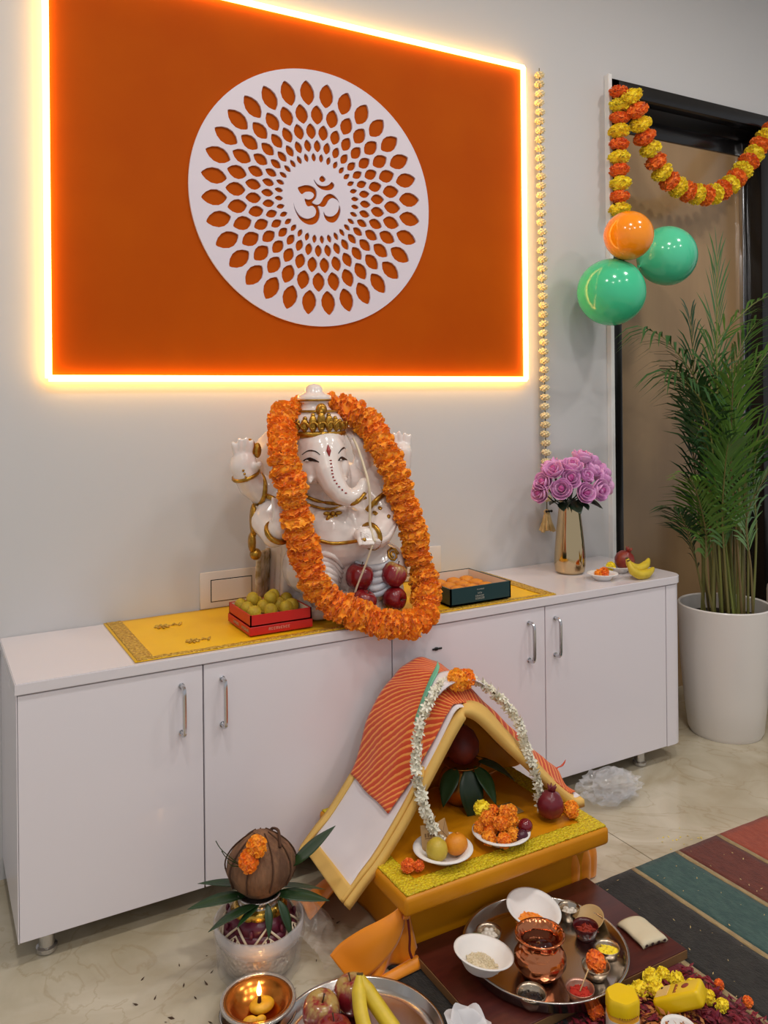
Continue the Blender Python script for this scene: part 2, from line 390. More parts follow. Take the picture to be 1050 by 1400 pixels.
me = bpy.data.meshes.new_from_object(tmp.evaluated_get(bpy.context.evaluated_depsgraph_get())); bpy.data.objects.remove(tmp)
me.transform(Matrix.Rotation(PI/2, 4, 'X'))
M_disc = mat('white_cut_board', (224, 214, 224), 0.4)
o = link('cutout_disc', me, M_disc, loc=(1.312, YW-0.019, 2.257)); tag(o, 'round white cut-out disc of petal openings around an Om sign, on the orange panel', 'wall decoration')

# ================================================================== flowers shared by many things
def marigold_mesh(name, seed, n=130, R=1.0, obl=0.8, frill=1.0):
    rnd = random.Random(seed); m = MB(); m.ell((0, 0, 0), (R*.84, R*.84, R*.84*obl), 10, 6)
    for i in range(n):
        z = 1-2*(i+.5)/n; a = i*2.39996+rnd.uniform(-.2, .2); s = math.sqrt(1-z*z)
        d = Vector((s*math.cos(a), s*math.sin(a), z*obl)).normalized(); d = (d+Vector((rnd.uniform(-.2, .2), rnd.uniform(-.2, .2), rnd.uniform(-.2, .2)))).normalized()
        t = d.cross(Vector((rnd.uniform(-1, 1), rnd.uniform(-1, 1), rnd.uniform(-1, 1)))).normalized(); u = d.cross(t)
        sc = Vector((1, 1, obl)); r = R*rnd.uniform(.9, 1.06); w_ = R*rnd.uniform(.15, .22)
        def q(al, be, ga): return tuple((d*al*r+t*be*w_+u*ga*w_)*1.0)
        vs = [q(.55, -.35, 0), q(.55, .35, 0), q(.84, -1, .25), q(.86, 0, -.1), q(.84, 1, .25), q(.98, -1.15*frill, .7), q(1.02, -.1, -.05), q(.97, 1.1*frill, .75)]
        vs = [(x, y, z_*(.92 if obl < 1 else 1)) for x, y, z_ in vs]
        m.add(vs, [(0, 1, 3, 2), (1, 4, 3), (2, 3, 6, 5), (3, 4, 7, 6)])
    return m.mesh(name, True, recalc=False)
MG = [marigold_mesh('marigold', 11), marigold_mesh('marigold', 23, 145), marigold_mesh('marigold', 37, 118)]
M_mo = mat('marigold_orange', (255, 164, 18), 0.6, rand=(255, 144, 8), col2=(255, 180, 30), scale=30, sheen=.2)
M_md = mat('marigold_deep_orange', (250, 130, 28), 0.6, rand=(246, 116, 20), sheen=.2)
M_my = mat('marigold_yellow', (255, 234, 40), 0.6, rand=(255, 226, 30), sheen=.2)
def flower(par, p, R, m, axis=None, obl=None, name='flower', k=None):
    o = link(name, MG[random.randrange(3) if k is None else k], m, par)
    o.location = Vector(p)-(wloc(par) if par else Vector((0, 0, 0)))
    o.rotation_euler = look(axis, random.uniform(0, 6)) if axis is not None else (random.uniform(0, 6), random.uniform(0, 6), random.uniform(0, 6))
    o.scale = (R, R, R*(obl or 1)); return o
M_thread = mat('garland_thread', (96, 88, 52), 0.8)

# marigold strand and swag on the door
PY = YW-0.068
t = thing('marigold_strand', 'straight strand of orange and yellow marigolds hanging down the door jamb', 'garland', (2.825, PY, 2.93))
MB().tube([(2.825, PY, 2.93), (2.827, PY, 2.34)], 0.003, 6).build('thread', M_thread, t)
for i in range(10):
    flower(t, (2.826+random.uniform(-.006, .006), PY, 2.905-i*0.0605), 0.047 if i % 2 == 0 else 0.052, (M_md, M_my)[i % 2], (0, random.uniform(-.2, .2), 1), 0.68)
sw = cat([(2.85, PY-.05, 2.87), (2.892, PY-.05, 2.795), (2.939, PY-.03, 2.728), (3.009, PY-.02, 2.648), (3.081, PY-.01, 2.568), (3.18, PY, 2.516), (3.308, PY, 2.490), (3.44, PY, 2.497), (3.566, PY, 2.55), (3.674, PY, 2.637), (3.767, PY, 2.736), (3.838, PY, 2.814), (3.93, PY, 2.90)], 8)
t = thing('marigold_swag', 'curved swag of alternating orange and yellow marigolds across the door top', 'garland', (2.85, PY-.05, 2.87))
MB().tube(sw, 0.003, 6).build('thread', M_thread, t)
pts = resample(sw, 0.066)
for i, p in enumerate(pts):
    a = pts[max(0, i-1)]; b = pts[min(len(pts)-1, i+1)]
    flower(t, p, 0.053, (M_my, M_md)[i % 2], b-a, 0.72)

# pale flower string hanging on the wall beside the panel
def jasmine_mesh(name, n=6, tube=True):
    m = MB()
    for k in range(n):
        a = 2*PI*k/n; ca, sa = math.cos(a), math.sin(a)
        def q(r, w_, z): return (r*ca-w_*sa, r*sa+w_*ca, z)
        m.add([q(.08, 0, .0), q(.5, -.26, .1), q(.5, .26, .1), q(.85, -.2, .02), q(.85, .2, .02), q(1.12, 0, -.12), q(.5, 0, .0)], [(0, 1, 6), (0, 6, 2), (1, 3, 5, 6), (6, 5, 4, 2)])
    if tube: m.lathe([(.05, -1.0), (.1, -.9), (.11, -.2), (.2, .03), (0, .06)], 6)
    return m.mesh(name, True, recalc=False)
JM = jasmine_mesh('blossom'); 
def puff_mesh(seed):
    rnd = random.Random(seed); m = MB(); m.ell((0, 0, 0), (.7, .7, .55), 10, 6)
    for i in range(26):
        z = 1-2*(i+.5)/26; a = i*2.4; s = math.sqrt(1-z*z); d = Vector((s*math.cos(a), s*math.sin(a), z*.8))
        m.ell(d*.72, (.27, .27, .22), 5, 3, Matrix.Rotation(rnd.uniform(0, 3), 4, 'X'))
    return m.mesh('blossom', True, recalc=False)
PM = [puff_mesh(1), puff_mesh(2)]
M_cream = mat('cream_blossom', (238, 226, 190), 0.6, rand=(230, 214, 170)); M_jas = mat('jasmine_white', (240, 236, 220), 0.6, rand=(226, 220, 196)); M_tass = mat('cream_tassel', (214, 190, 140), 0.7, col2=(188, 160, 104), scale=40)
t = thing('flower_string', 'long string of small cream blossoms with a tassel, hanging beside the panel', 'garland', (2.39, YW-.03, 2.94))
sx = lambda z: 2.384+(2.94-z)*0.010
MB().tube([(sx(2.945), YW-.030, 2.945), (sx(2.0), YW-.030, 2.0), (sx(.99), YW-.030, .99)], 0.0022, 6).build('thread', M_thread, t)
z = 2.915; i = 0
while z > 1.02:
    o = link('blossom', PM[i % 2], M_cream, t); o.location = Vector((sx(z)+random.uniform(-.003, .003), YW-.030, z))-wloc(t)
    o.rotation_euler = (random.uniform(-.2, .2), random.uniform(-.2, .2), random.uniform(0, 6)); o.scale = (.025, .025, .021); z -= 0.0405; i += 1
z = .992; m = MB()
m.ell((sx(z), YW-.03, z), (.014, .014, .012), 10, 8); tas = m.build('tassel', M_tass, t)
for k in range(9):
    a = 2*PI*k/9; m = MB(); e = (sx(z)+.034*math.cos(a), YW-.032+.024*math.sin(a), z-.078-.004*(k % 3))
    m.tube([(sx(z)+.008*math.cos(a), YW-.03+.008*math.sin(a), z-.008), (sx(z)+.018*math.cos(a), YW-.03+.013*math.sin(a), z-.045), e], [.006, .007, .009], 6); m.build('tassel_bud', M_tass, tas)
for k in range(3):
    o = link('dark_bead', None, None)
    bpy.data.objects.remove(o)
    MB().ell((sx(z)-.014+.014*k, YW-.044, z+.004), .006, 8, 6).build('bead', M_key, t)

# ================================================================== balloons
def balloon(name, label, col, c, R, rd, axis):
    M_ = mat(name+'_rubber', col, 0.16, spec=.5, sss=.0, coat=.3)
    t = thing(name, label, 'balloon', c, look(axis))
    prof = [(0.0, -1.075), (.05, -1.06), (.12, -1.03)]+[(math.sin(a)*(1-.06*max(0, math.cos(a))), -math.cos(a)*1.0) for a in [0.2+(PI-.2)*k/22 for k in range(23)]]
    prof[-1] = (0, prof[-1][1])
    MB().lathe([(r*R, z*R) for r, z in prof], 40).build('envelope', M_, t, local=True)
    MB().lathe([(0, -1.05*R), (.03*R, -1.07*R), (.035*R, -1.1*R), (.07*R, -1.15*R), (.06*R, -1.155*R), (0, -1.1*R)], 14).build('knot', M_, t, local=True)
balloon('orange_balloon', 'small round orange balloon under the marigold strand', (255, 150, 18), (2.64, 2.565, 2.183), .105, 0, (-.3, -.5, .6))
balloon('green_balloon', 'large glossy green balloon in front of the white wall edge', (66, 204, 150), (2.632, 2.66, 1.955), .148, 0, (-.6, -.3, -.6))
balloon('green_balloon', 'glossy green balloon in front of the brown glass door', (84, 212, 164), (3.02, 2.70, 2.145), .138, 0, (.8, -.2, .3))

# ================================================================== palm in a white pot
PC = (3.125, 2.485, 0)
M_pot = mat('white_pot', (226, 220, 214), 0.28, coat=.2); M_soil = mat('dark_soil', (44, 33, 26), 0.9, bump=.8, bscale=120)
M_leaf = mat('palm_green', (88, 128, 44), 0.42, rand=(56, 100, 36)); M_leafd = mat('palm_dark_green', (48, 86, 40), 0.42, rand=(36, 72, 36)); M_stem = mat('palm_stem', (118, 128, 58), 0.5, rand=(112, 92, 56))
t = thing('potted_palm', 'tall feathery areca palm in a tapered white pot beside the cabinet', 'potted plant', PC)
MB().lathe([(0, 0.004), (.150, 0), (.160, .02), (.176, .16), (.188, .30), (.194, .42), (.197, .54), (.198, .566), (.194, .571), (.187, .566), (.185, .5), (.0, .49)], 48).build('pot', M_pot, t, local=True)
MB().lathe([(0, .505), (.10, .510), (.186, .502), (.186, .491), (0, .491)], 24).build('soil', M_soil, t, local=True)
rnd = random.Random(5)
def frond(base, top, tip, nl, ll, mt, droop=.5, start=.4, name='frond', rad=.006):
    """stalk from base through top, arching to tip; leaflets in two rows"""
    b, tp, e = Vector(base), Vector(top), Vector(tip)
    path = cat([b, b.lerp(tp, .5)+Vector((rnd.uniform(-.015, .015), rnd.uniform(-.015, .015), 0)), tp, tp.lerp(e, .55)+Vector((0, 0, (e-tp).length*.13)), e], 7)
    n = len(path); m = MB(); m.tube(path, [rad*(1-.8*(i/(n-1))) for i in range(n)], 6)
    st = m.build(name, M_stem, t)
    L = MB(); lens = [0]
    for i in range(1, n): lens.append(lens[-1]+(path[i]-path[i-1]).length)
    tot = lens[-1]
    for k in range(nl):
        s = start+(1-start)*(k+.5)/nl; d = s*tot; i = next(j for j in range(1, n) if lens[j] >= d-1e-9)
        p = path[i-1].lerp(path[i], (d-lens[i-1])/max(1e-9, lens[i]-lens[i-1])); T = (path[i]-path[i-1]).normalized()
        side = T.cross(Vector((0, 0, 1))); side = side.normalized() if side.length > .15 else T.cross(Vector((.3, -1, 0))).normalized()
        u = (k+.5)/nl
        le = ll*(.55+.6*math.sin(PI*min(1, u*.8+.15)))*rnd.uniform(.85, 1.1)
        for sg in (-1, 1):
            dirv = (side*sg*(.8-.35*u)+T*(.55+.5*u)+Vector((rnd.uniform(-.12, .12), rnd.uniform(-.12, .12), .25+rnd.uniform(-.1, .1)))).normalized()
            nrm = dirv.cross(T).normalized() if dirv.cross(T).length > .01 else Vector((0, 0, 1)); wv = dirv.cross(nrm).normalized()
            vs = []
            for j, (f, ww) in enumerate(((0, .25), (.3, 1), (.65, .85), (1, .05))):
                c = p+dirv*le*f+Vector((0, 0, -droop*le*f*f*.8)); c.y = min(c.y, YW+.08 if 2.9 < c.x < 3.85 else YW-.03)
                if c.z < .80 and c.x < 2.74: c.x = 2.74
                h = wv*.0062*ww; vs += [c-h, c+h]
            L.add(vs, [(0, 1, 3, 2), (2, 3, 5, 4), (4, 5, 7, 6)])
    L.build('leaflets', mt, st, smooth=True, recalc=False)
def W(x, y, z): return (x, y, z)
cx, cy = PC[0], PC[1]
FR = [  # base offset (x,y), top, tip, leaflet length, droop, tone
    ((0.0, -.02), (3.06, 2.50, 1.55), (3.10, 2.50, 2.13), .26, .25, 0),
    ((.02, .03), (3.10, 2.56, 1.66), (3.52, 2.50, 1.98), .26, .6, 0),
    ((-.05, .0), (2.96, 2.50, 1.48), (2.62, 2.44, 1.78), .27, .9, 1),
    ((-.06, -.04), (2.93, 2.44, 1.38), (2.66, 2.36, 1.60), .25, .9, 1),
    ((.05, .0), (3.16, 2.52, 1.50), (3.48, 2.42, 1.74), .25, .7, 0),
    ((.03, -.05), (3.10, 2.45, 1.36), (3.30, 2.36, 1.72), .26, .4, 0),
    ((-.02, .04), (3.04, 2.60, 1.40), (3.06, 2.62, 1.86), .27, .5, 1),
    ((.08, .02), (3.20, 2.56, 1.34), (3.42, 2.56, 1.62), .25, .6, 1),
    ((.0, -.08), (3.02, 2.40, 1.18), (2.98, 2.30, 1.56), .26, .4, 0),
    ((.06, -.06), (3.14, 2.42, 1.16), (3.30, 2.30, 1.48), .25, .5, 0),
    ((-.04, -.02), (2.98, 2.48, 1.20), (2.90, 2.42, 1.54), .26, .5, 1),
    ((.09, -.02), (3.22, 2.48, 1.10), (3.46, 2.38, 1.36), .24, .6, 0),
    ((.02, -.03), (3.08, 2.48, 1.10), (3.12, 2.44, 1.52), .26, .4, 0),
    ((-.09, -.03), (2.90, 2.44, .92), (2.78, 2.36, 1.16), .22, .6, 0),
    ((-.08, .02), (2.90, 2.52, .86), (2.80, 2.46, 1.02), .20, .6, 1),
    ((-.06, -.07), (2.96, 2.40, .98), (2.92, 2.28, 1.30), .22, .4, 0),
    ((.04, .05), (3.12, 2.58, 1.26), (3.20, 2.60, 1.62), .26, .5, 1),
    ((.07, .05), (3.18, 2.56, 1.0), (3.34, 2.50, 1.26), .24, .5, 0),
    ((.0, .07), (3.06, 2.62, 1.08), (3.04, 2.62, 1.44), .25, .4, 1),
    ((.05, -.09), (3.12, 2.40, .96), (3.22, 2.26, 1.24), .22, .4, 0),
    ((-.02, -.06), (3.02, 2.44, .98), (3.04, 2.36, 1.34), .24, .3, 0),
    ((.10, -.05), (3.24, 2.44, 1.22), (3.56, 2.34, 1.46), .25, .6, 0),
    ((-.03, .02), (3.0, 2.54, 1.30), (2.84, 2.48, 1.62), .25, .7, 1),
    ((.06, .0), (3.14, 2.54, 1.24), (3.24, 2.50, 1.60), .26, .4, 0),
    ((.02, .0), (3.07, 2.52, 1.0), (3.08, 2.48, 1.38), .25, .35, 0),
    ((.08, .06), (3.2, 2.58, 1.45), (3.44, 2.56, 1.84), .26, .5, 0),
]
for (bo, tp, tip, ll, dr, tone) in FR:
    frond((cx+bo[0]*1.15, cy+bo[1]*1.15, .50), (tp[0]+.05, tp[1], tp[2]), (tip[0]+.02 if tip[0] > 3 else tip[0]-.02, tip[1], tip[2]), 25, ll*1.04, (M_leaf, M_leafd)[tone], dr, start=.42 if tp[2] > 1.3 else .38)
for k in range(7):   # bare canes
    a = k*2.4; r = .03+.09*((k*37) % 10)/10
    x, y = cx+r*math.cos(a), cy+r*math.sin(a)
    MB().tube(cat([(x, y, .52), (x+.01, y, .8), (x+.03*math.cos(a), y-.01, 1.12)], 4), [.0085]*8+[.005], 7).build('cane', M_stem, t)

# white upholstered piece past the pot, only its edge in view
M_wht = mat('white_fabric', (214, 210, 208), 0.7)
t = thing('white_armchair', 'white armchair edge showing past the palm pot', 'chair', (3.86, 2.33, 0))
MB().rbox(3.62, 4.19, 2.06, 2.60, .10, .42, .05, 4).build('seat', M_wht, t)
MB().rbox(3.57, 3.68, 2.04, 2.62, .08, .60, .045, 4).build('armrest', M_wht, t)
MB().rbox(4.13, 4.24, 2.04, 2.62, .08, .60, .045, 4).build('armrest', M_wht, t)
MB().rbox(3.69, 4.12, 2.54, 2.66, .10, .78, .05, 4).build('backrest', M_wht, t)
for x in (3.62, 4.18):
    for y in (2.09, 2.58): MB().lathe([(.012, 0), (.02, .12)], 12, (x, y, 0)).build('leg', M_chrome, t)

# ================================================================== yellow runner on the worktop
def cloth_mat(name, c1, c2, rough=.45, bscale=500, bump=.12, sheen=.3, scale=5):
    return mat(name, c1, rough, col2=c2, scale=scale, bump=bump, bscale=bscale, sheen=0, spec=.3)
M_runner = cloth_mat('yellow_satin', (246, 196, 24), (238, 184, 18), .4)
M_gold = mat('gold_paint', (196, 150, 60), 0.32, 0.85, col2=(150, 108, 36), scale=60, bump=.3, bscale=160)
M_emb = mat('gold_embroidery', (232, 196, 86), 0.45, 0.35, col2=(178, 128, 26), scale=130, bump=1.0, bscale=170, btype='voronoi')
t = thing('table_runner', 'shiny yellow runner with gold embroidered border along the worktop', 'cloth', (1.29, 2.62, ZT))
def run(u, v):
    x = .522+u*1.546; y = 2.388+v*.468
    return (x, y, ZT+.0035+.0012*noise.noise(Vector((x*7, y*7, 0))))
MB().grid(60, 20, run, .002).build('cloth', M_runner, t, True)
def strip(a0, a1, b0, b1, nu, nv, seed):
    def f(u, v):
        x = a0+u*(a1-a0); y = b0+v*(b1-b0)
        return (x, y, ZT+.0062+.0016*noise.noise(Vector((x*160, y*160, seed)))+.0006*math.sin(x*300))
    MB().grid(nu, nv, f, .003).build('embroidered_border', M_emb, t, True)
strip(.530, 2.060, 2.391, 2.410, 200, 4, 0); strip(.530, .578, 2.414, 2.850, 8, 60, 1); strip(2.012, 2.060, 2.414, 2.850, 8, 60, 2)
def motif(x, y, s):
    m = MB()
    for k in range(8):
        a = 2*PI*k/8; m.ell((x+s*.55*math.cos(a), y+s*.55*math.sin(a), ZT+.006), (s*.34, s*.15, .0022), 8, 5, Matrix.Rotation(a, 4, 'Z'))
    m.ell((x, y, ZT+.0065), (s*.2, s*.2, .003), 8, 5)
    for k in range(6): m.ell((x+s*(1.1+.35*k*.5), y+.012*math.sin(k*1.5), ZT+.006), (s*.22, s*.12, .002), 8, 5, Matrix.Rotation(k*.7, 4, 'Z'))
    m.build('embroidered_motif', M_emb, t, True)
motif(.68, 2.71, .032); motif(.72, 2.50, .028)

# ================================================================== the elephant-headed statue
SO = Vector((1.222, 2.605, ZT+.0065))
M_white = mat('glazed_white', (236, 226, 220), 0.2, coat=.5, col2=(228, 214, 206), scale=14)
M_grey = mat('painted_blue_grey', (170, 176, 188), 0.3, col2=(206, 204, 206), scale=25)
M_redp = mat('painted_red', (148, 30, 24), 0.35); M_eye = mat('painted_black', (26, 18, 18), 0.25)
statue = thing('elephant_head_statue', 'white and gold seated elephant-headed deity statue with tall crown', 'statue', SO, (0, 0, -.20))
def sculpt(mb, voxel=.006, it=4, fac=.5):
    me = mb.mesh('tmp', True); o = bpy.data.objects.new('tmp', me); C.objects.link(o)
    r = o.modifiers.new('r', 'REMESH'); r.mode = 'VOXEL'; r.voxel_size = voxel; r.use_smooth_shade = True
    s_ = o.modifiers.new('s', 'SMOOTH'); s_.iterations = it; s_.factor = fac
    bpy.context.view_layer.update()
    out = bpy.data.meshes.new_from_object(o.evaluated_get(bpy.context.evaluated_depsgraph_get()))
    bpy.data.objects.remove(o); out.polygons.foreach_set('use_smooth', [True]*len(out.polygons)); return out
def cap(m, a, b, ra, rb, n=14, k=6):
    a, b = Vector(a), Vector(b)
    m.tube([a.lerp(b, i/k) for i in range(k+1)], [ra+(rb-ra)*i/k for i in range(k+1)], n); m.ell(a, ra, n, 10); m.ell(b, rb, n, 10)
def chain(m, pts, n=14):
    for (a, ra), (b, rb) in zip(pts, pts[1:]): cap(m, a, b, ra, rb, n, 4)
# body: torso, limbs, head and trunk in one skin
m = MB()
m.ell((.02, .02, .33), (.155, .12, .20)); m.ell((.03, -.04, .27), (.145, .12, .12)); m.ell((.01, .01, .45), (.15, .10, .08))
cap(m, (-.01, 0, .47), (-.03, -.02, .55), .085, .085)
m.ell((-.035, -.035, .585), (.098, .098, .115)); m.ell((-.03, -.085, .545), (.082, .075, .095)); m.ell((-.07, -.10, .50), (.04, .045, .05)); m.ell((.02, -.10, .50), (.04, .045, .05))
chain(m, [((-.03, -.110, .545), .056), ((-.026, -.140, .498), .048), ((-.012, -.160, .455), .041), ((.010, -.170, .424), .035), ((.036, -.172, .410), .031), ((.064, -.168, .416), .027), ((.084, -.162, .434), .024), ((.092, -.160, .452), .022)])
cap(m, (-.080, -.128, .478), (-.088, -.148, .466), .013, .008)     # tusk stub
cap(m, (.022, -.13, .478), (.034, -.150, .468), .013, .008)
chain(m, [((-.13, .02, .46), .06), ((-.225, -.01, .43), .05), ((-.262, -.03, .455), .046), ((-.285, -.05, .495), .042)])   # raised arm
m.ell((-.290, -.058, .520), (.046, .034, .05))
for k, (dx, dy, dz) in enumerate(((-.036, -.02, .05), (-.016, -.028, .062), (.006, -.028, .064), (.026, -.022, .055))):
    cap(m, (-.290+dx*.6, -.062, .535), (-.290+dx, -.062+dy*.6, .543+dz), .0108, .008, 10, 3)
cap(m, (-.255, -.07, .51), (-.245, -.10, .525), .014, .011, 10, 3)
chain(m, [((-.13, .0, .42), .06), ((-.215, -.05, .33), .052), ((-.20, -.11, .295), .044), ((-.185, -.15, .325), .034)])       # lower arm
m.ell((-.182, -.158, .355), (.034, .022, .04))
for k, dx in enumerate((-.024, -.008, .008, .022)): cap(m, (-.182+dx, -.16, .38), (-.182+dx*1.3, -.163, .425-.008*abs(k-1)), .0095, .0075, 10, 3)
chain(m, [((.14, .02, .46), .06), ((.235, -.01, .43), .05), ((.262, -.03, .50), .042), ((.268, -.04, .545), .036)])
for k, dx in enumerate((-.024, -.008, .008, .022)): cap(m, (.268+dx, -.042, .56), (.268+dx*1.3, -.045, .615-.006*abs(k-1)), .0095, .0075, 10, 3)
chain(m, [((.13, .0, .42), .062), ((.20, -.06, .33), .058), ((.14, -.14, .28), .045), ((.10, -.17, .275), .036)])
m.ell((.085, -.178, .285), (.035, .026, .03))
for dx in (-.02, -.004, .012, .026): cap(m, (.085+dx, -.19, .28), (.08+dx, -.215, .262), .009, .007, 8, 3)
# folded legs and feet
chain(m, [((-.02, .0, .18), .115), ((-.07, -.05, .17), .095), ((-.05, -.085, .13), .072), ((-.03, -.095, .07), .052)])
chain(m, [((.08, .0, .17), .115), ((.19, -.05, .15), .088), ((.15, -.085, .10), .062), ((.08, -.095, .06), .042)])
m.ell((-.03, -.125, .055), (.036, .05, .026)); m.ell((.10, -.115, .05), (.055, .034, .026))
for k in range(5): m.ell((-.052+.011*k, -.172+.003*abs(k-1), .05), (.007, .011, .008), 8, 6)
body = link('body', sculpt(m, .0048, 5), M_white, statue)
bv = BVHTree.FromPolygons([v.co for v in body.data.vertices], [p.vertices for p in body.data.polygons])
def surf(x, z, off=.0):
    h = bv.ray_cast(Vector((x, -1, z)), Vector((0, 1, 0)))
    if h[0] is None: return Vector((x, -.05, z)), Vector((0, -1, 0))
    return h[0]+h[1]*off, h[1]
# plinth and robe falling at the side
m = MB(); m.ell((.06, .03, .035), (.18, .19, .055)); m.rbox(-.085, .24, -.13, .19, 0, .045, .02, 3); cap(m, (-.10, .07, .30), (-.10, .085, .05), .085, .065); cap(m, (.14, .05, .25), (.22, .02, .05), .08, .07)
for k in range(4): cap(m, (-.135-.012*k, .0+.03*k, .25), (-.135-.012*k, .045+.035*k, .022), .022, .024, 10)
link('robe_and_plinth', sculpt(m, .006, 4), M_white, statue)
# ears
for sg, cx_ in ((-1, -.165), (1, .125)):
    m = MB()
    def ear(u, v, sg=sg, cx_=cx_):
        a = (v-.5)*PI*1.15; r = u
        x = cx_+sg*(r*.115*math.cos(a)-.03); z = .535+r*.125*math.sin(a)-.02*r
        return (x, -.02+.05*r*r-.025*math.sin(r*PI)+.01*math.cos(a*3)*r, z)
    m.grid(12, 20, ear, .012); link('ear', sculpt(m, .0045, 4), M_white, statue)
# crown
m = MB(); m.lathe([(0, .60), (.096, .605), (.103, .63), (.098, .662), (.085, .682), (.066, .694), (.058, .70), (.050, .708), (.047, .722), (.056, .730), (.060, .738), (.056, .748), (.040, .754), (.031, .760), (.031, .772), (.020, .784), (0, .789)], 40, (-.042, -.022, 0))
crown = m.build('crown', M_white, statue, True, local=True)
m = MB(); m.lathe([(.100, .605), (.108, .612), (.108, .624), (.101, .630)], 40, (-.042, -.022, 0), close=True); m.lathe([(.078, .690), (.084, .694), (.078, .699)], 32, (-.042, -.022, 0), close=True); m.lathe([(.055, .728), (.062, .733), (.055, .737)], 28, (-.042, -.022, 0), close=True); m.build('crown_band', M_gold, crown, True, local=True)
def crown_pt(a, z, r): return (-.042+r*math.sin(a), -.022-r*math.cos(a), z)
m = MB()
for k in range(9):
    a = (k-4)*.27; hgt = .044*(1-abs(k-4)/5.6); z0 = .632
    m.ell(crown_pt(a, z0+hgt*.6, .103), (.015, .009, hgt*.80), 10, 8); m.ell(crown_pt(a, z0+hgt*1.35, .100), (.008, .008, .009), 8, 6)
    pth = [crown_pt(a+.15*math.cos(b)*(1-b/8), z0+.012+.018*math.sin(b)*(1-b/8), .113) for b in [i*.5 for i in range(12)]]
    m.tube(pth, .0040, 6)
m.build('crown_ornament', M_gold, crown, True, local=True)
m = MB(); m.ell(crown_pt(.06, .700, .083), (.020, .012, .022), 12, 8); m.ell(crown_pt(.06, .700, .094), (.011, .010, .013), 10, 8); m.build('crown_jewel', M_gold, crown, True, local=True)
# face paint
def patch(name, pts, rad, M_, off=.0012, flat=.5):
    P = [surf(x, z, off)[0] for x, z in pts]; P = cat(P, 4)
    n = len(P); R = rad if hasattr(rad, '__len__') else None
    rr_ = [(R[0]+(R[1]-R[0])*abs(2*i/(n-1)-1)) for i in range(n)] if R else rad
    mm = MB(); mm.tube(P, rr_, 8, up=(0, -1, 0), flat=flat); return mm.build(name, M_, statue, True, local=True)
patch('eyebrow', [(-.105, .552), (-.088, .566), (-.068, .564), (-.055, .553)], (.0030, .0012), M_eye); patch('eyebrow', [(.008, .555), (.022, .568), (.036, .572), (.048, .564)], (.0030, .0012), M_eye)
for x in (-.080, .026):
    patch('eye', [(x-.022, .533), (x-.010, .538), (x+.004, .537), (x+.020, .530)], (.0075, .0015), M_eye); patch('eye_white', [(x-.016, .533), (x-.011, .534), (x-.008, .533)], (.003, .002), M_white, .0035)
patch('forehead_mark', [(-.027, .548), (-.027, .560), (-.027, .572), (-.027, .585)], (.0085, .0010), M_redp)
for k in range(11):
    zz = .535-.0105*k; xx = -.024+.0001*k*k+max(0, k-4)**2*.0009
    p, n_ = surf(xx, zz, .0008); MB().ell(p, (.0032, .0025, .0032) if k % 2 else (.0045, .0025, .0022), 8, 6).build('trunk_dot', M_redp, statue, True, local=True)
# jewellery
patch('necklace', [(-.118, .462), (-.10, .425), (-.06, .397), (-.01, .385), (.045, .395), (.085, .425)], .006, M_gold, .004, 1)
patch('necklace', [(-.125, .440), (-.10, .398), (-.06, .376), (-.01, .364), (.05, .376), (.092, .410)], .0045, M_gold, .004, 1)
m = MB(); p, _ = surf(-.005, .352, .006)
for k in range(5): a = PI+PI*k/4; m.ell(p+Vector((.02*math.cos(a), 0, .02*math.sin(a))), (.013, .005, .007), 10, 6, Matrix.Rotation(-a, 4, 'Y'))
m.ell(p, .008, 10, 6); m.build('pendant', M_gold, statue, True, local=True)
patch('belt', [(-.06, .272), (-.02, .262), (.03, .262), (.08, .274)], .006, M_gold, .004, 1)
def ring(name, c, d, r, th, M_=None):
    q_ = Vector(d).to_track_quat('Z', 'Y').to_matrix().to_4x4(); mm = MB(); mm.tube([Matrix.Translation(c) @ q_ @ Vector((r*math.cos(a), r*math.sin(a), 0)) for a in [2*PI*i/20 for i in range(20)]], th, 8, closed=True); mm.build(name, M_ or M_gold, statue, True, local=True)
ring('bracelet', (-.192, -.135, .305), (.2, -.5, .5), .040, .009); ring('armlet', (-.185, -.025, .375), (-.5, -.3, -.6), .058, .009); ring('armlet', (-.235, -.016, .434), (-1, -.3, .1), .050, .008); ring('bracelet', (-.281, -.044, .487), (-.3, -.2, .8), .043, .007)
ring('armlet', (.175, -.035, .365), (.5, -.4, -.6), .063, .009); ring('bracelet', (.115, -.16, .277), (-.8, -.5, -.1), .041, .008)
m = MB(); m.ell((-.255, -.03, .33), (.014, .03, .06), 12, 8); m.ell((-.262, -.035, .26), (.014, .03, .035), 12, 8); m.ell((-.25, -.035, .22), (.02, .022, .02)); m.build('sash_trim', M_gold, statue, True, local=True)
m = MB(); m.ell((-.27, -.062, .578), (.02, .014, .03), 12, 8); m.ell((-.305, -.062, .572), (.016, .014, .028), 12, 8); m.ell((-.245, -.06, .568), (.014, .012, .026), 12, 8); m.build('held_lotus', M_gold, statue, True, local=True)
m = MB()
for k in range(4): p, n_ = surf(-.296+.004*k, .505-.011*k, .001); m.ell(p, .0042, 8, 6)
m.build('palm_mark', M_gold, statue, True, local=True)
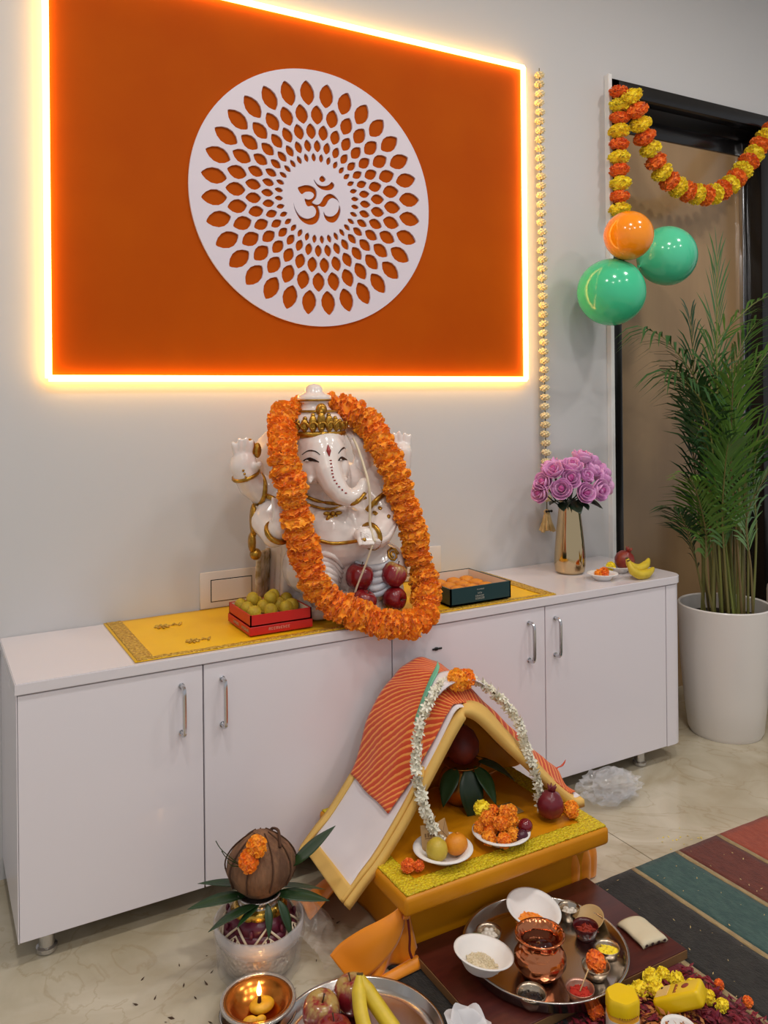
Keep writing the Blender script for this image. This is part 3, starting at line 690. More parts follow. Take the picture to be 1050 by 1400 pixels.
# drape folds over the knees, sleeve folds, side sash
for k in range(7):
    s_ = k/6; patch('dhoti_fold', [(-.105+.02*s_, .20-.10*s_), (-.06+.01*s_, .225-.10*s_), (-.01, .215-.11*s_), (.035-.01*s_, .165-.10*s_)], (.011, .004), M_white, .001, .8)
for k in range(6):
    s_ = k/5; patch('sleeve_fold', [(.07, .30-.03*s_), (.12, .268-.024*s_), (.17, .272-.016*s_), (.215, .31-.012*s_)], (.010, .004), M_white, .001, .8)
for k in range(5):
    s_ = k/4; patch('skirt_fold', [(.07+.02*s_, .19-.10*s_), (.12, .165-.09*s_), (.17, .17-.08*s_), (.22, .205-.07*s_)], (.013, .005), M_grey, .001, .8)
for x, z, r in ((.205, .20, .022), (-.115, .205, .008), (-.09, .17, .007), (.165, .36, .005), (.145, .345, .005), (.185, .335, .005), (.155, .375, .005), (.06, .40, .009)):
    ring_p = [surf(x+r*(1-i/18)*math.cos(i*.8), z+r*(1-i/18)*math.sin(i*.8), .002)[0] for i in range(15)]; MB().tube(ring_p, .0045 if r > .01 else .003, 6).build('gold_scroll', M_gold, statue, True, local=True)
m = MB()
for k in range(5): cap(m, (-.235+.012*k, .0+.02*k, .21), (-.222+.014*k, .09+.02*k, .03), .010, .014, 8, 4)
link('side_sash', sculpt(m, .005, 3), mat('sash_cream', (214, 200, 178), .35, col2=(150, 124, 74), scale=28), statue)
M_cord = mat('cream_cord', (222, 206, 176), .7)
MB().tube(cat([(.085, -.06, .60), (.090, -.11, .56), (.098, -.185, .47), (.104, -.188, .40), (.105, -.185, .32), (.112, -.215, .268)], 5), .0042, 6).build('cord', M_cord, statue, True, local=True)
MB().tube(cat([(.105, -.215, .262), (.085, -.195, .19), (.062, -.175, .12), (.054, -.165, .085)], 4), .0036, 6).build('cord', M_cord, statue, True, local=True)

# marigold garland worn by the statue
gp = [(1.132, 2.62, 1.465), (1.06, 2.58, 1.435), (1.030, 2.52, 1.38), (1.008, 2.46, 1.31), (1.022, 2.43, 1.213), (1.045, 2.43, 1.094), (1.080, 2.43, .973), (1.120, 2.42, .875), (1.20, 2.380, .815), (1.29, 2.335, .780), (1.386, 2.320, .760),
      (1.462, 2.333, .790), (1.503, 2.42, .885), (1.480, 2.43, .994), (1.443, 2.43, 1.11), (1.408, 2.44, 1.238), (1.385, 2.48, 1.335), (1.37, 2.54, 1.405), (1.30, 2.60, 1.465), (1.215, 2.66, 1.475)]
path = cat(gp, 10, True)
t = thing('marigold_garland', 'thick orange marigold garland looped around the white statue', 'garland', (1.28, 2.42, ZT))
MB().tube(path[:-1], .02, 8, closed=True).build('thread', M_thread, t)
path.append(path[0].copy()); pts = resample(path, .034)
for i, p in enumerate(pts):
    a = pts[i-1]; b = pts[(i+1) % len(pts)]
    r = random.uniform(.047, .056); j = Vector((random.uniform(-.006, .006), random.uniform(-.006, .006), random.uniform(-.004, .004)))
    o = flower(t, p+j, r, M_mo, b-a, random.uniform(.6, .75)); o.rotation_euler.x += random.uniform(-.25, .25)

# ================================================================== fruit
def apple_mat(name, c1, c2, c3, mx=.12):
    mm = bpy.data.materials.new(name); mm.use_nodes = True; nt = mm.node_tree; b = nt.nodes['Principled BSDF']; L = nt.links.new
    b.inputs['Roughness'].default_value = .25; b.inputs['Coat Weight'].default_value = .3
    tc = nt.nodes.new('ShaderNodeTexCoord'); mp = nt.nodes.new('ShaderNodeMapping'); mp.inputs['Scale'].default_value = (55, 55, 8); L(tc.outputs['Object'], mp.inputs[0])
    n = nt.nodes.new('ShaderNodeTexNoise'); n.inputs['Scale'].default_value = 1; n.inputs['Detail'].default_value = 5; L(mp.outputs[0], n.inputs['Vector'])
    sp = nt.nodes.new('ShaderNodeSeparateXYZ'); L(tc.outputs['Object'], sp.inputs[0])
    ma = nt.nodes.new('ShaderNodeMapRange'); ma.inputs[1].default_value = .045; ma.inputs[2].default_value = .075; ma.inputs[3].default_value = 0; ma.inputs[4].default_value = mx; L(sp.outputs[2], ma.inputs[0])
    ad = nt.nodes.new('ShaderNodeMath'); ad.operation = 'ADD'; L(n.outputs[0], ad.inputs[0]); L(ma.outputs[0], ad.inputs[1])
    r = nt.nodes.new('ShaderNodeValToRGB'); e = r.color_ramp.elements; e[0].position = .35; e[0].color = (*lin(c1), 1); e[1].position = .62; e[1].color = (*lin(c2), 1); x = e.new(.82); x.color = (*lin(c3), 1)
    L(ad.outputs[0], r.inputs[0]); L(r.outputs[0], b.inputs['Base Color']); return mm
M_apple = apple_mat('apple_skin', (104, 12, 20), (126, 18, 26), (150, 66, 48)); M_apple2 = apple_mat('apple_skin_pale', (122, 20, 32), (142, 34, 42), (180, 150, 84), .24)
M_twig = mat('brown_twig', (70, 48, 28), .7)
APROF = [(0, .010), (.012, .004), (.020, .003), (.034, .012), (.042, .028), (.0445, .046), (.042, .062), (.034, .074), (.022, .080), (.012, .079), (.005, .073), (0, .068)]
apple_me = MB().lathe(APROF, 28, mod=lambda a, r, z: r*(1+.03*math.cos(5*a)*(1-z/.08))).mesh('fruit_skin', True); stem_me = MB().tube([(0, 0, .066), (.002, 0, .078), (.005, .001, .090)], [.0018, .0016, .0022], 6).mesh('stem', True)
def apple(label, loc, rot, s, M_=None, group=None, cat_='apple', name='apple'):
    t = thing(name, label, cat_, loc, rot, group, s); link('fruit_skin', apple_me, M_ or M_apple, t); link('stem', stem_me, M_twig, t); return t
G = 'red apples in front of the statue'
apple('dark red apple on top of the heap at the statue, touching a pale-cheeked one', (1.268, 2.460, .862), (.15, .1, .3), 1.06, group=G)
apple('red apple with a golden cheek and visible stem at the statue', (1.372, 2.428, .868), (.45, .05, 1.3), 1.0, M_apple2, G)
apple('low red apple half hidden behind the garland, with no stem end in view', (1.258, 2.432, .793), (.35, .25, .3), .96, group=G)
apple('low red apple with its blossom end outward, beside the garland bottom', (1.370, 2.452, .826), (1.55, .1, .4), .92, group=G)

# sweet boxes
M_rbox = mat('red_card', (198, 24, 16), .4); M_gbox = mat('dark_green_card', (8, 52, 56), .3); M_inner = mat('cream_card', (224, 208, 190), .6); M_silver = mat('silver_print', (190, 190, 180), .35, .6); M_pink = mat('pale_print', (226, 150, 130), .5)
M_laddu = mat('yellow_sweet', (202, 176, 44), .55, col2=(182, 150, 34), scale=40, bump=.4, bscale=240); M_peda = mat('orange_sweet', (222, 144, 32), .55, col2=(196, 116, 22), scale=40, bump=.35, bscale=200)
def tray(t, x0, x1, y0, y1, z0, z1, mo, mi, th=.004):
    m = MB(); m.box(x0, x1, y0, y1, z0, z0+th)
    m.box(x0, x1, y0, y0+th, z0, z1); m.box(x0, x1, y1-th, y1, z0, z1); m.box(x0, x0+th, y0, y1, z0, z1); m.box(x1-th, x1, y0, y1, z0, z1); m.build('tray', mo, t, False)
    e = .0012; m = MB(); m.box(x0+th, x1-th, y0+th, y1-th, z0+th, z0+th+e)
    m.box(x0+th, x1-th, y0+th, y0+th+e, z0+th, z1-.002); m.box(x0+th, x1-th, y1-th-e, y1-th, z0+th, z1-.002); m.box(x0+th, x0+th+e, y0+th, y1-th, z0+th, z1-.002); m.box(x1-th-e, x1-th, y0+th, y1-th, z0+th, z1-.002); m.build('lining', mi, t, False)
def print_row(t, x0, x1, y, z, h, n, M_, seed, axis='x'):
    rn = random.Random(seed); m = MB(); w_ = (x1-x0)/n
    for i in range(n):
        a = x0+i*w_; s_ = rn.choice((0, 1, 2))
        def b(p, q_, r, s2):
            if axis == 'x': m.box(p, q_, y-.0006, y, r, s2)
            else: m.box(y-.0006, y, p, q_, r, s2)
        b(a, a+w_*.22, z, z+h)
        if s_ != 1: b(a, a+w_*.75, z+h*.82, z+h)
        if s_ != 0: b(a, a+w_*.7, z, z+h*.18)
        if s_ != 2: b(a+w_*.5, a+w_*.72, z+h*.0, z+h*.8)
        b(a, a+w_*.6, z+h*.42, z+h*.58)
    m.build('lettering', M_, t, False)
z0 = ZT+.0088
t = thing('sweet_box', 'open red cardboard box on the yellow runner', 'box', (1.0, 2.55, z0))
bx0, bx1, by0, by1 = .883, 1.096, 2.442, 2.652
m = MB(); m.rbox(bx0, bx1, by0, by1, z0, z0+.026, .001, 1); m.build('lid_base', M_rbox, t)
tray(t, bx0+.003, bx1-.003, by0+.003, by1-.003, z0+.0265, z0+.062, M_rbox, M_inner)
print_row(t, .945, 1.018, by0-.0001, z0+.010, .009, 9, M_pink, 3); print_row(t, 2.455, 2.52, bx0-.0001, z0+.009, .009, 6, M_silver, 4, 'y'); print_row(t, 2.545, 2.60, bx0-.0001, z0+.009, .009, 5, M_silver, 5, 'y')
lad_me = MB().ell((0, 0, 0), (.0265, .0265, .0245), 18, 12).mesh('laddu', True)
k = 0
for (x, y, z) in [(.93, 2.63, 0), (.985, 2.63, 0), (1.04, 2.632, 0), (.932, 2.575, 0), (.987, 2.575, .0), (1.043, 2.578, 0), (1.078, 2.60, .012), (.935, 2.52, 0), (.99, 2.518, 0), (1.045, 2.52, 0), (.96, 2.60, .036), (1.012, 2.575, .040), (1.035, 2.61, .034), (1.075, 2.545, 0)]:
    tag(link('laddu', lad_me, M_laddu, None, (x-.011, y-.006, z0+.0325+.021+z*.62), (random.uniform(0, 6), 0, random.uniform(0, 6)), random.uniform(.84, .92)), 'round yellow sweet ball in the open red box', 'sweet', 'yellow sweets in the red box')
t = thing('sweet_box', 'open dark green cardboard box of orange sweets on the runner', 'box', (1.74, 2.55, z0))
gx0, gx1, gy0, gy1 = 1.612, 1.876, 2.415, 2.68
tray(t, gx0, gx1, gy0, gy1, z0, z0+.061, M_gbox, M_inner, .005)
print_row(t, 1.725, 1.757, gy0-.0001, z0+.046, .004, 7, M_silver, 8); print_row(t, 1.728, 1.748, gy0-.0001, z0+.032, .006, 3, M_silver, 9); print_row(t, 1.718, 1.756, gy0-.0001, z0+.022, .006, 7, M_silver, 10); print_row(t, 1.718, 1.758, gy0-.0001, z0+.012, .008, 8, M_silver, 11)
ped_me = MB().lathe([(0, 0), (.022, .001), (.029, .008), (.030, .016), (.025, .024), (.012, .028), (0, .0285)], 20).mesh('peda', True)
for i in range(4):
    for j in range(4):
        tag(link('peda', ped_me, M_peda, None, (1.650+.0625*i+random.uniform(-.002, .002), 2.452+.063*j+random.uniform(-.002, .002), z0+.0065+.0), (0, 0, random.uniform(0, 6)), (1, 1, 1.25)), 'flat round orange sweet in the dark green box', 'sweet', 'orange sweets in the green box')

# ================================================================== gold vase with pink roses
M_vase = mat('polished_gold', (206, 182, 142), .10, 1.0)
VX, VY = 2.375, 2.655
t = thing('gold_vase', 'tall polished gold vase holding pink roses', 'vase', (VX, VY, ZT))
MB().lathe([(0, 0), (.052, .001), (.061, .01), (.0655, .04), (.064, .08), (.058, .15), (.050, .22), (.044, .275), (.041, .300), (.0385, .302), (.037, .297), (.044, .2), (.053, .05), (0, .03)], 48).build('body', M_vase, t, local=True)
M_rose = mat('rose_pink', (236, 172, 220), .5, rand=(222, 150, 208), col2=(240, 188, 226), scale=30, sheen=.2); M_rosed = mat('rose_heart', (176, 70, 140), .55); M_rl = mat('rose_leaf', (30, 52, 34), .45, rand=(22, 42, 28))
def petal_mesh(r, h, wrap, curl):
    def f(u, v):
        a = (u-.5)*wrap*(0.55+.45*math.sin(PI*min(1, v*.75+.12))); rad = r*(.35+.65*math.sin(v*PI*.55))+curl*max(0, v-.7)**2*3*r
        e = 1-.22*(2*abs(u-.5))**2.2*v
        return (rad*math.cos(a), rad*math.sin(a), h*v*e)
    m = MB(); m.grid(6, 6, f, .0008); return m.mesh('petal', True)
PETS = [petal_mesh(.013, .052, 2.9, 0), petal_mesh(.022, .053, 2.5, .0), petal_mesh(.032, .052, 2.2, .10), petal_mesh(.038, .047, 2.0, .22)]
heart_me = MB().lathe([(0, .004), (.010, .012), (.013, .03), (.010, .046), (0, .048)], 12).mesh('rose_heart', True)
def leaf_mesh(name, L, Wd, fold=.25, curve=.2, n=8):
    def f(u, v):
        s_ = (v-.5)*2; wv = Wd*math.sin(PI*u**.8)**.9 if 0 < u < 1 else 0.0004
        return (L*u, wv*s_, fold*abs(wv*s_)-curve*L*u*u)
    m = MB(); m.grid(n, 4, f, .0006); return m.mesh(name, True)
rl_me = leaf_mesh('leaf', .075, .024)
def rose(loc, d, s, label):
    t = thing('rose', label, 'rose', loc, look(d, random.uniform(0, 6)), 'pink roses in the gold vase', s)
    link('rose_heart', heart_me, M_rosed, t)
    for ring_i, n in ((0, 2), (1, 3), (2, 4), (3, 4)):
        for k in range(n):
            link('petal', PETS[ring_i], M_rose, t, (0, 0, -.002*ring_i), (0, .04*ring_i, 2*PI*(k+.37*ring_i)/n+random.uniform(-.2, .2)), random.uniform(.94, 1.05))
    base = Vector(loc); goal = Vector((VX+random.uniform(-.02, .02), VY+random.uniform(-.02, .02), ZT+.27))
    inv = (Matrix.Translation(base) @ Euler(t.rotation_euler).to_matrix().to_4x4() @ Matrix.Scale(s, 4)).inverted()
    mid = base.lerp(goal, .5)+Vector((0, 0, -.015))
    link('stem', MB().tube([inv @ p for p in cat([base, mid, goal, Vector((VX, VY, ZT+.10))], 4)], .0028, 6).mesh('stem', True), M_rl, t)
RZ = ZT+.305
roses = [(-.150, -.03, .10, (-1, -.3, .5), 1.0, 'pink rose leaning out toward the flower string'), (-.105, -.085, .075, (-.7, -.7, .35), .98, None), (-.06, -.085, .115, (-.4, -.8, .5), 1.0, None), (-.115, -.05, .15, (-.6, -.4, .8), 1.0, None),
         (-.035, -.06, .165, (-.2, -.5, 1), 1.04, None), (.035, -.04, .20, (.15, -.2, 1), 1.04, 'tallest pink rose at the top of the vase bouquet'), (.02, -.09, .125, (.1, -.9, .5), .78, 'small half-open pink bud amid larger roses'), (-.015, -.12, .055, (-.15, -1, .2), .98, None),
         (.055, -.12, .060, (.2, -1, .1), 1.06, None), (.07, -.06, .145, (.5, -.5, .8), 1.0, None), (.115, -.07, .105, (.8, -.6, .35), 1.04, None), (.145, -.03, .125, (1, -.2, .4), .98, None), (.11, .0, .175, (.7, .1, .8), 1.0, None), (.17, -.03, .065, (1, -.3, .1), .95, 'pink rose leaning out over the black door jamb'),
         (-.16, -.02, .055, (-1, -.2, .05), .95, None), (0, .05, .15, (0, .6, .8), 1.0, None), (-.075, .03, .16, (-.4, .5, .9), 1.0, None), (.06, .05, .12, (.4, .8, .5), 1.0, None)]
for (dx, dy, dz, d, s, lb) in roses:
    d = Vector(d).normalized(); rose(Vector((VX+dx*1.12, VY+dy*1.0, RZ+dz-.012))-d*.03, d, s*1.02, lb or 'many-petalled pink rose amid others in the gold vase')
for k, (a, el) in enumerate(((-2.5, -.2), (-2.0, -.35), (-1.2, -.1), (-.6, -.3), (-2.9, .1), (.1, -.1), (-1.7, -.15), (-.2, .2))):
    d = Vector((math.cos(a), math.sin(a), el)); p = Vector((VX, VY, ZT+.308))+Vector((math.cos(a), math.sin(a), 0))*.05
    o = link('rose_leaf', rl_me, M_rl); o.location = p; o.rotation_euler = (random.uniform(-.4, .4), -el*.8, a); o.scale = (1.25, 1.3, 1.2)
    tag(o, 'dark green leaf under the pink roses at the vase mouth', 'leaf', 'leaves under the roses')

# ================================================================== bowls and fruit at the worktop end
M_paper = mat('white_paper_bowl', (238, 234, 230), .5)
def bowl_me(R, H, base=.6, th=.0022, lip=.01):
    return MB().lathe([(0, .0), (R*base, 0), (R*base*1.03, .002), (R*.9, H*.86), (R, H), (R+lip, H+.001), (R+lip, H+.003), (R-.001, H+th), (R*.9-th, H*.86+.001), (R*base, .0028), (0, .0028)], 40).mesh('bowl', True)
bowl_small = bowl_me(.052, .024); 
tag(link('paper_bowl', bowl_small, M_paper, None, (2.395, 2.485, ZT+.0006)), 'small white paper bowl of orange petals beside the gold vase', 'bowl')
tag(link('paper_bowl', bowl_small, M_paper, None, (2.555, 2.555, ZT+.0006)), 'small white paper bowl under the pomegranate and bananas', 'bowl')
for i, (x, y, R_, mm) in enumerate(((2.378, 2.487, .018, M_mo), (2.408, 2.490, .022, M_mo), (2.395, 2.470, .016, M_md), (2.40, 2.512, .017, M_mo))):
    o = link('marigold', MG[i % 3], mm, None, (x, y, ZT+.006+R_*.95), (i, i*2, 0), (R_, R_, R_)); tag(o, 'broken orange marigold head in the small bowl by the vase', 'marigold', 'marigolds in the worktop bowl')
o = link('marigold', MG[1], M_my, None, (2.515, 2.56, ZT+.027), (1, 0, 0), .021); tag(o, 'yellow marigold head in the bowl with the pomegranate', 'marigold')
M_pom = mat('pomegranate_skin', (134, 40, 34), .35, col2=(158, 74, 44), scale=18); M_pomd = mat('pomegranate_dark', (106, 22, 36), .3, col2=(130, 40, 48), scale=16)
def pom(label, loc, rot, s, M_):
    t = thing('pomegranate', label, 'pomegranate', loc, rot, None, s)
    MB().lathe([(0, 0), (.018, .001), (.034, .012), (.042, .032), (.040, .054), (.028, .072), (.012, .080), (.008, .084)], 26, mod=lambda a, r, z: r*(1+.035*math.cos(6*a))).build('skin', M_, t, True, local=True)
    m = MB()
    for k in range(6):
        a = 2*PI*k/6; m.tube([(.006*math.cos(a), .006*math.sin(a), .080), (.008*math.cos(a), .008*math.sin(a), .090), (.015*math.cos(a), .015*math.sin(a), .100)], [.006, .005, .001], 6)
    m.build('calyx', M_, t, True, local=True); return t
pom('brown-red pomegranate resting in the small bowl behind the bananas', (2.575, 2.56, ZT+.012), (.3, .2, 0), .98, M_pom)
M_ban = mat('banana_yellow', (226, 196, 52), .45, col2=(206, 178, 48), scale=25); M_bant = mat('banana_tip', (96, 78, 40), .7)
def banana(label, pts, R_=.018, group=None, steml=True):
    P = cat(pts, 6); n = len(P)
    prof = [max(.004, R_*min(1, .28+2.6*min(i/(n-1), 1-i/(n-1)))) if i else .005 for i in range(n)]; prof[-1] = .004
    c = sum(P, Vector())/n; t = thing('banana', label, 'banana', (c.x, c.y, min(p.z for p in P)-R_), None, group)
    MB().tube(P, prof, 6).build('peel', M_ban, t, True); MB().tube([P[-2], P[-1], P[-1]+(P[-1]-P[-2])*.3], [.0055, .005, .004], 6).build('tip', M_bant, t)
    MB().tube([P[1], P[0], P[0]+(P[0]-P[1])*.5], [.0065, .0065, .007], 6).build('stalk', M_bant, t); return t
G = 'bananas at the worktop end'
banana('upper banana of the pair at the worktop end', [(2.485, 2.44, ZT+.085), (2.50, 2.435, ZT+.055), (2.54, 2.432, ZT+.038), (2.59, 2.440, ZT+.047), (2.625, 2.455, ZT+.066)], .0185, G)
banana('lower banana of the pair, lying on the worktop', [(2.478, 2.425, ZT+.078), (2.487, 2.412, ZT+.04), (2.52, 2.405, ZT+.0205), (2.57, 2.408, ZT+.0205), (2.615, 2.42, ZT+.035)], .019, G)

# ================================================================== striped rug
def rug_mat(name, c, c2):
    return mat(name, c, .95, col2=c2, scale=90, detail=6, bump=.9, bscale=300, sheen=.1, stretch=(1, .35, 1))
RM = {'k': rug_mat('rug_black', (30, 28, 26), (46, 44, 40)), 't': rug_mat('rug_teal', (50, 78, 76), (66, 94, 88)), 'm': rug_mat('rug_maroon', (92, 42, 34), (110, 54, 42)), 'c': rug_mat('rug_cream', (172, 150, 108), (150, 128, 88)), 'r': rug_mat('rug_brick', (146, 66, 48), (162, 78, 56)), 'p': rug_mat('rug_wine', (96, 22, 34), (112, 30, 40))}
rug = thing('striped_rug', 'flat woven rug in black, teal, maroon and brick stripes with cream lines', 'rug', (2.2, 1.3, 0))
edges = [(1.06, 'k'), (1.34, 'm'), (1.54, 'p'), (1.735, 'c'), (1.752, 'k'), (1.944, 'c'), (1.961, 't'), (2.142, 'c'), (2.159, 'm'), (2.342, 'c'), (2.358, 'r'), (2.60, 'c'), (2.616, 'k'), (2.9, 't'), (3.1, None)]
for (a, c), (b, _) in zip(edges, edges[1:]):
    def f(u, v, a=a, b=b):
        x = a+u*(b-a); y = .3+v*(1.905-.3); y += .006*noise.noise(Vector((x*14, 3, 0)))*v
        return (x, y, .007+.0014*noise.noise(Vector((x*9, y*9, 1)))+(.0008*math.sin(y*420) if c != 'c' else .0012))
    MB().grid(max(1, int((b-a)/.02)), 60, f, .006).build('stripe', RM[c], rug, True)

# ================================================================== low stool under yellow cloth
CX0, CX1, CY0, CY1, CZ = 1.075, 1.785, 1.832, 2.365, .215
M_ycl = mat('golden_yellow_satin', (222, 148, 16), .38, col2=(208, 132, 10), scale=4, bump=.1, bscale=400, spec=.35); M_ocl = mat('orange_yellow_satin', (244, 148, 10), .4, col2=(236, 136, 6), scale=4, sheen=.3); M_ybd = mat('yellow_lace', (236, 214, 24), .55, col2=(204, 168, 16), scale=150, bump=1.2, bscale=150, btype='voronoi')
M_wood = mat('maroon_wood', (84, 32, 24), .35, col2=(70, 24, 20), scale=12, stretch=(1, 6, 1)); M_wedge = mat('raw_wood_edge', (128, 94, 58), .6)
t = thing('draped_stool', 'low square stool draped in golden yellow satin with lace border', 'stool', ((CX0+CX1)/2, (CY0+CY1)/2, 0))
m = MB(); m.rbox(CX0, CX1, CY0, CY1, CZ-.052, CZ, .012, 3); m.build('cushion_top', M_ycl, t)
m = MB()   # skirt of cloth with soft vertical folds
bx = [(1.125, 1.9195), (1.775, 1.9195), (1.795, 2.34), (1.115, 2.34)]
def skirt(u, v):
    L = [(bx[(i+1) % 4][0]-bx[i][0], bx[(i+1) % 4][1]-bx[i][1]) for i in range(4)]; s_ = u*4; i = min(3, int(s_)); f = s_-i
    x = bx[i][0]+L[i][0]*f; y = bx[i][1]+L[i][1]*f; ln = math.hypot(*L[i]); nx, ny = L[i][1]/ln, -L[i][0]/ln
    nz = .010*noise.noise(Vector((x*11, y*11, v*.8)))*(1-v)*(.3 if i == 0 else 1.0); e = min(f, 1-f)*ln
    return (x+nx*nz, y+ny*nz, .002+v*(CZ-.052))
m.grid(160, 14, skirt, .004); m.build('skirt', M_ycl, t, True)
def lace(a0, a1, b0, b1, sd):
    def f(u, v):
        x = a0+u*(a1-a0); y = b0+v*(b1-b0); return (x, y, CZ+.0045+.0022*noise.noise(Vector((x*130, y*130, sd)))+.001*noise.noise(Vector((x*300, y*300, sd))))
    MB().grid(int(abs(a1-a0)/.006)+2, int(abs(b1-b0)/.006)+2, f, .005).build('lace_border', M_ybd, t, True)
lace(CX0+.008, CX1-.008, CY0+.008, CY0+.062, 1); lace(CX0+.008, CX0+.064, CY0+.063, CY1-.01, 2); lace(CX1-.064, CX1-.008, CY0+.063, CY1-.01, 3)
# gathered cloth bulging out under the right front corner
m = MB()
for k, (x, y, r0, r1) in enumerate(((1.685, 1.938, .008, .016), (1.722, 1.938, .010, .024), (1.765, 1.942, .012, .028), (1.806, 1.965, .016, .034), (1.815, 2.015, .014, .030), (1.812, 2.07, .014, .028), (1.808, 2.13, .012, .024), (1.806, 2.20, .012, .022))):
    m.tube(cat([(x-.012, y+.004, .168), (x, y, .12), (x+.006, y-.002, .06), (x+.004, y, .004)], 5), [r0+(r1-r0)*min(1, i/9) for i in range(16)], 12)
link('gathered_folds', sculpt(m, .0045, 3), M_ocl, t).location = -wloc(t)
# knotted front corner with a tail of cloth spread on the floor
m = MB()
A = [(1.083, 1.872, .172), (1.035, 1.885, .150), (.985, 1.905, .128), (.935, 1.925, .098), (.905, 1.93, .072)]
B = [(1.098, 1.880, .158), (1.092, 1.868, .125), (1.06, 1.862, .078), (1.00, 1.868, .034), (.945, 1.88, .012)]
PA, PB = cat(A, 6), cat(B, 6)
def tail(u, v):
    i = u*(len(PA)-1); a = int(min(i, len(PA)-2)); p = PA[a].lerp(PA[a+1], i-a); q_ = PB[a].lerp(PB[a+1], i-a)
    r = p.lerp(q_, v); return r+Vector((-.2, -1, .3)).normalized()*(.018*math.sin(PI*v)*math.sin(PI*min(1, u*1.2)))
m.grid(26, 12, tail, .003); m.build('cloth_tail', M_ocl, t, True)
m = MB()
def tail2(u, v):
    a = Vector((1.100, 1.895, .155)).lerp(Vector((.985, 1.872, .010)), u); b = Vector((1.125, 1.905, .14)).lerp(Vector((1.15, 1.89, .012)), u)
    p = a.lerp(b, v); p.y += -.016*math.sin(v*PI*3)*u; p.z = max(.009, p.z+.008*math.sin(v*PI*2)*u); return p
m.grid(18, 16, tail2, .003); m.build('cloth_tail', M_ocl, t, True)
def tail3(u, v):
    a = Vector((1.15, 1.888, .016)).lerp(Vector((.98, 1.868, .012)), u); b = Vector((1.128, 1.845, .012)).lerp(Vector((1.0, 1.838, .009)), u)
    p = a.lerp(b, v); p.z += .02*math.sin(PI*v)*(1-.5*u); return p
MB().grid(14, 10, tail3, .003).build('cloth_tail', M_ocl, t, True)
def tail4(u, v):   # orange cloth pushed out at the far side
    x = 1.11-u*.165; y = 2.17+v*.15-.03*u; return (x, y, .012+(.10-.03*u)*math.sin(PI*min(1, .5+.5*v))*(1-.55*u)+.012*math.sin(v*9+u*4))
MB().grid(14, 14, tail4, .003).build('cloth_tail', M_ocl, t, True)
MB().tube(cat([(1.088, 1.862, .160), (1.105, 1.866, .168), (1.112, 1.874, .150), (1.098, 1.862, .148), (1.086, 1.862, .150)], 5), .006, 7).build('knot', M_ocl, t, True)
MB().tube(cat([(1.098, 1.862, .148), (1.100, 1.855, .10), (1.098, 1.853, .065), (1.103, 1.85, .045)], 5), .0036, 6).build('red_thread', mat('dark_red_thread', (104, 20, 16), .8), t, True)

# ================================================================== tent of cloth on the stool
M_wcl = mat('white_cotton', (232, 224, 226), .8, bump=.15, bscale=500); M_crm = mat('cream_yellow_cotton', (232, 190, 104), .7, bump=.1, bscale=400, col2=(224, 178, 92), scale=8)
def stripes():
    mm = bpy.data.materials.new('orange_red_striped_cloth'); mm.use_nodes = True; nt = mm.node_tree; b = nt.nodes['Principled BSDF']; L = nt.links.new; b.inputs['Roughness'].default_value = .7
    at = nt.nodes.new('ShaderNodeAttribute'); at.attribute_name = 'stripe'
    tc = nt.nodes.new('ShaderNodeTexCoord'); nz = nt.nodes.new('ShaderNodeTexNoise'); nz.inputs['Scale'].default_value = 45; L(tc.outputs['Object'], nz.inputs['Vector'])
    mu = nt.nodes.new('ShaderNodeMath'); mu.operation = 'MULTIPLY_ADD'; mu.inputs[1].default_value = .42; L(nz.outputs[0], mu.inputs[0]); L(at.outputs['Fac'], mu.inputs[2])
    fr_ = nt.nodes.new('ShaderNodeMath'); fr_.operation = 'FRACT'; L(mu.outputs[0], fr_.inputs[0])
    r = nt.nodes.new('ShaderNodeValToRGB'); e = r.color_ramp.elements; e[0].position = .0; e[0].color = (*lin((204, 62, 22)), 1); e[1].position = .56; e[1].color = (*lin((214, 74, 26)), 1)
    for ps, cl in ((.66, (240, 150, 66)), (.9, (244, 158, 74)), (.99, (208, 66, 24))): x = e.new(ps); x.color = (*lin(cl), 1)
    L(fr_.outputs[0], r.inputs[0]); L(r.outputs[0], b.inputs['Base Color'])
    b.inputs['Sheen Weight'].default_value = .2; return mm
M_str = stripes()
def section(pts, k=8): return cat([(x, 0, z) for x, z in pts], k)
# cross-sections (x,z) seen from the front
SEC_F = section([(.975, .150), (1.03, .195), (1.085, .240), (1.16, .325), (1.25, .440), (1.325, .545), (1.355, .585), (1.385, .592), (1.44, .560), (1.53, .470), (1.63, .375), (1.72, .290), (1.80, .226), (1.835, .222)])
SEC_B = section([(.995, .150), (1.04, .195), (1.09, .240), (1.17, .335), (1.26, .455), (1.34, .555), (1.39, .592), (1.43, .598), (1.49, .566), (1.57, .480), (1.66, .385), (1.74, .298), (1.81, .235), (1.84, .224)])
def sheet(Y0, Y1, s0, s1, lift, fold=.004, seed=0, puff=0.0):
    n = len(SEC_F)-1
    def at(S_, s_):
        i = s_*n; a = int(min(i, n-1)); return S_[a].lerp(S_[a+1], i-a)
    def f(u, v):
        s_ = s0+(s1-s0)*u; p = at(SEC_F, s_).lerp(at(SEC_B, s_), v); T = at(SEC_F, min(1, s_+.02))-at(SEC_F, max(0, s_-.02)); nn = Vector((-T.z, 0, T.x)).normalized()
        y = Y0+v*(Y1-Y0); q_ = p+nn*(lift+puff*smoothstep(0, .28, v)*smoothstep(0, .16, u)*smoothstep(0, .1, 1-u)+fold*noise.noise(Vector((p.x*9, y*12, seed)))); return (q_.x, y, q_.z)
    return f
t = thing('cloth_tent', 'white folded cloth with cream hem propped up like a small tent', 'cloth', (1.40, 2.15, CZ))
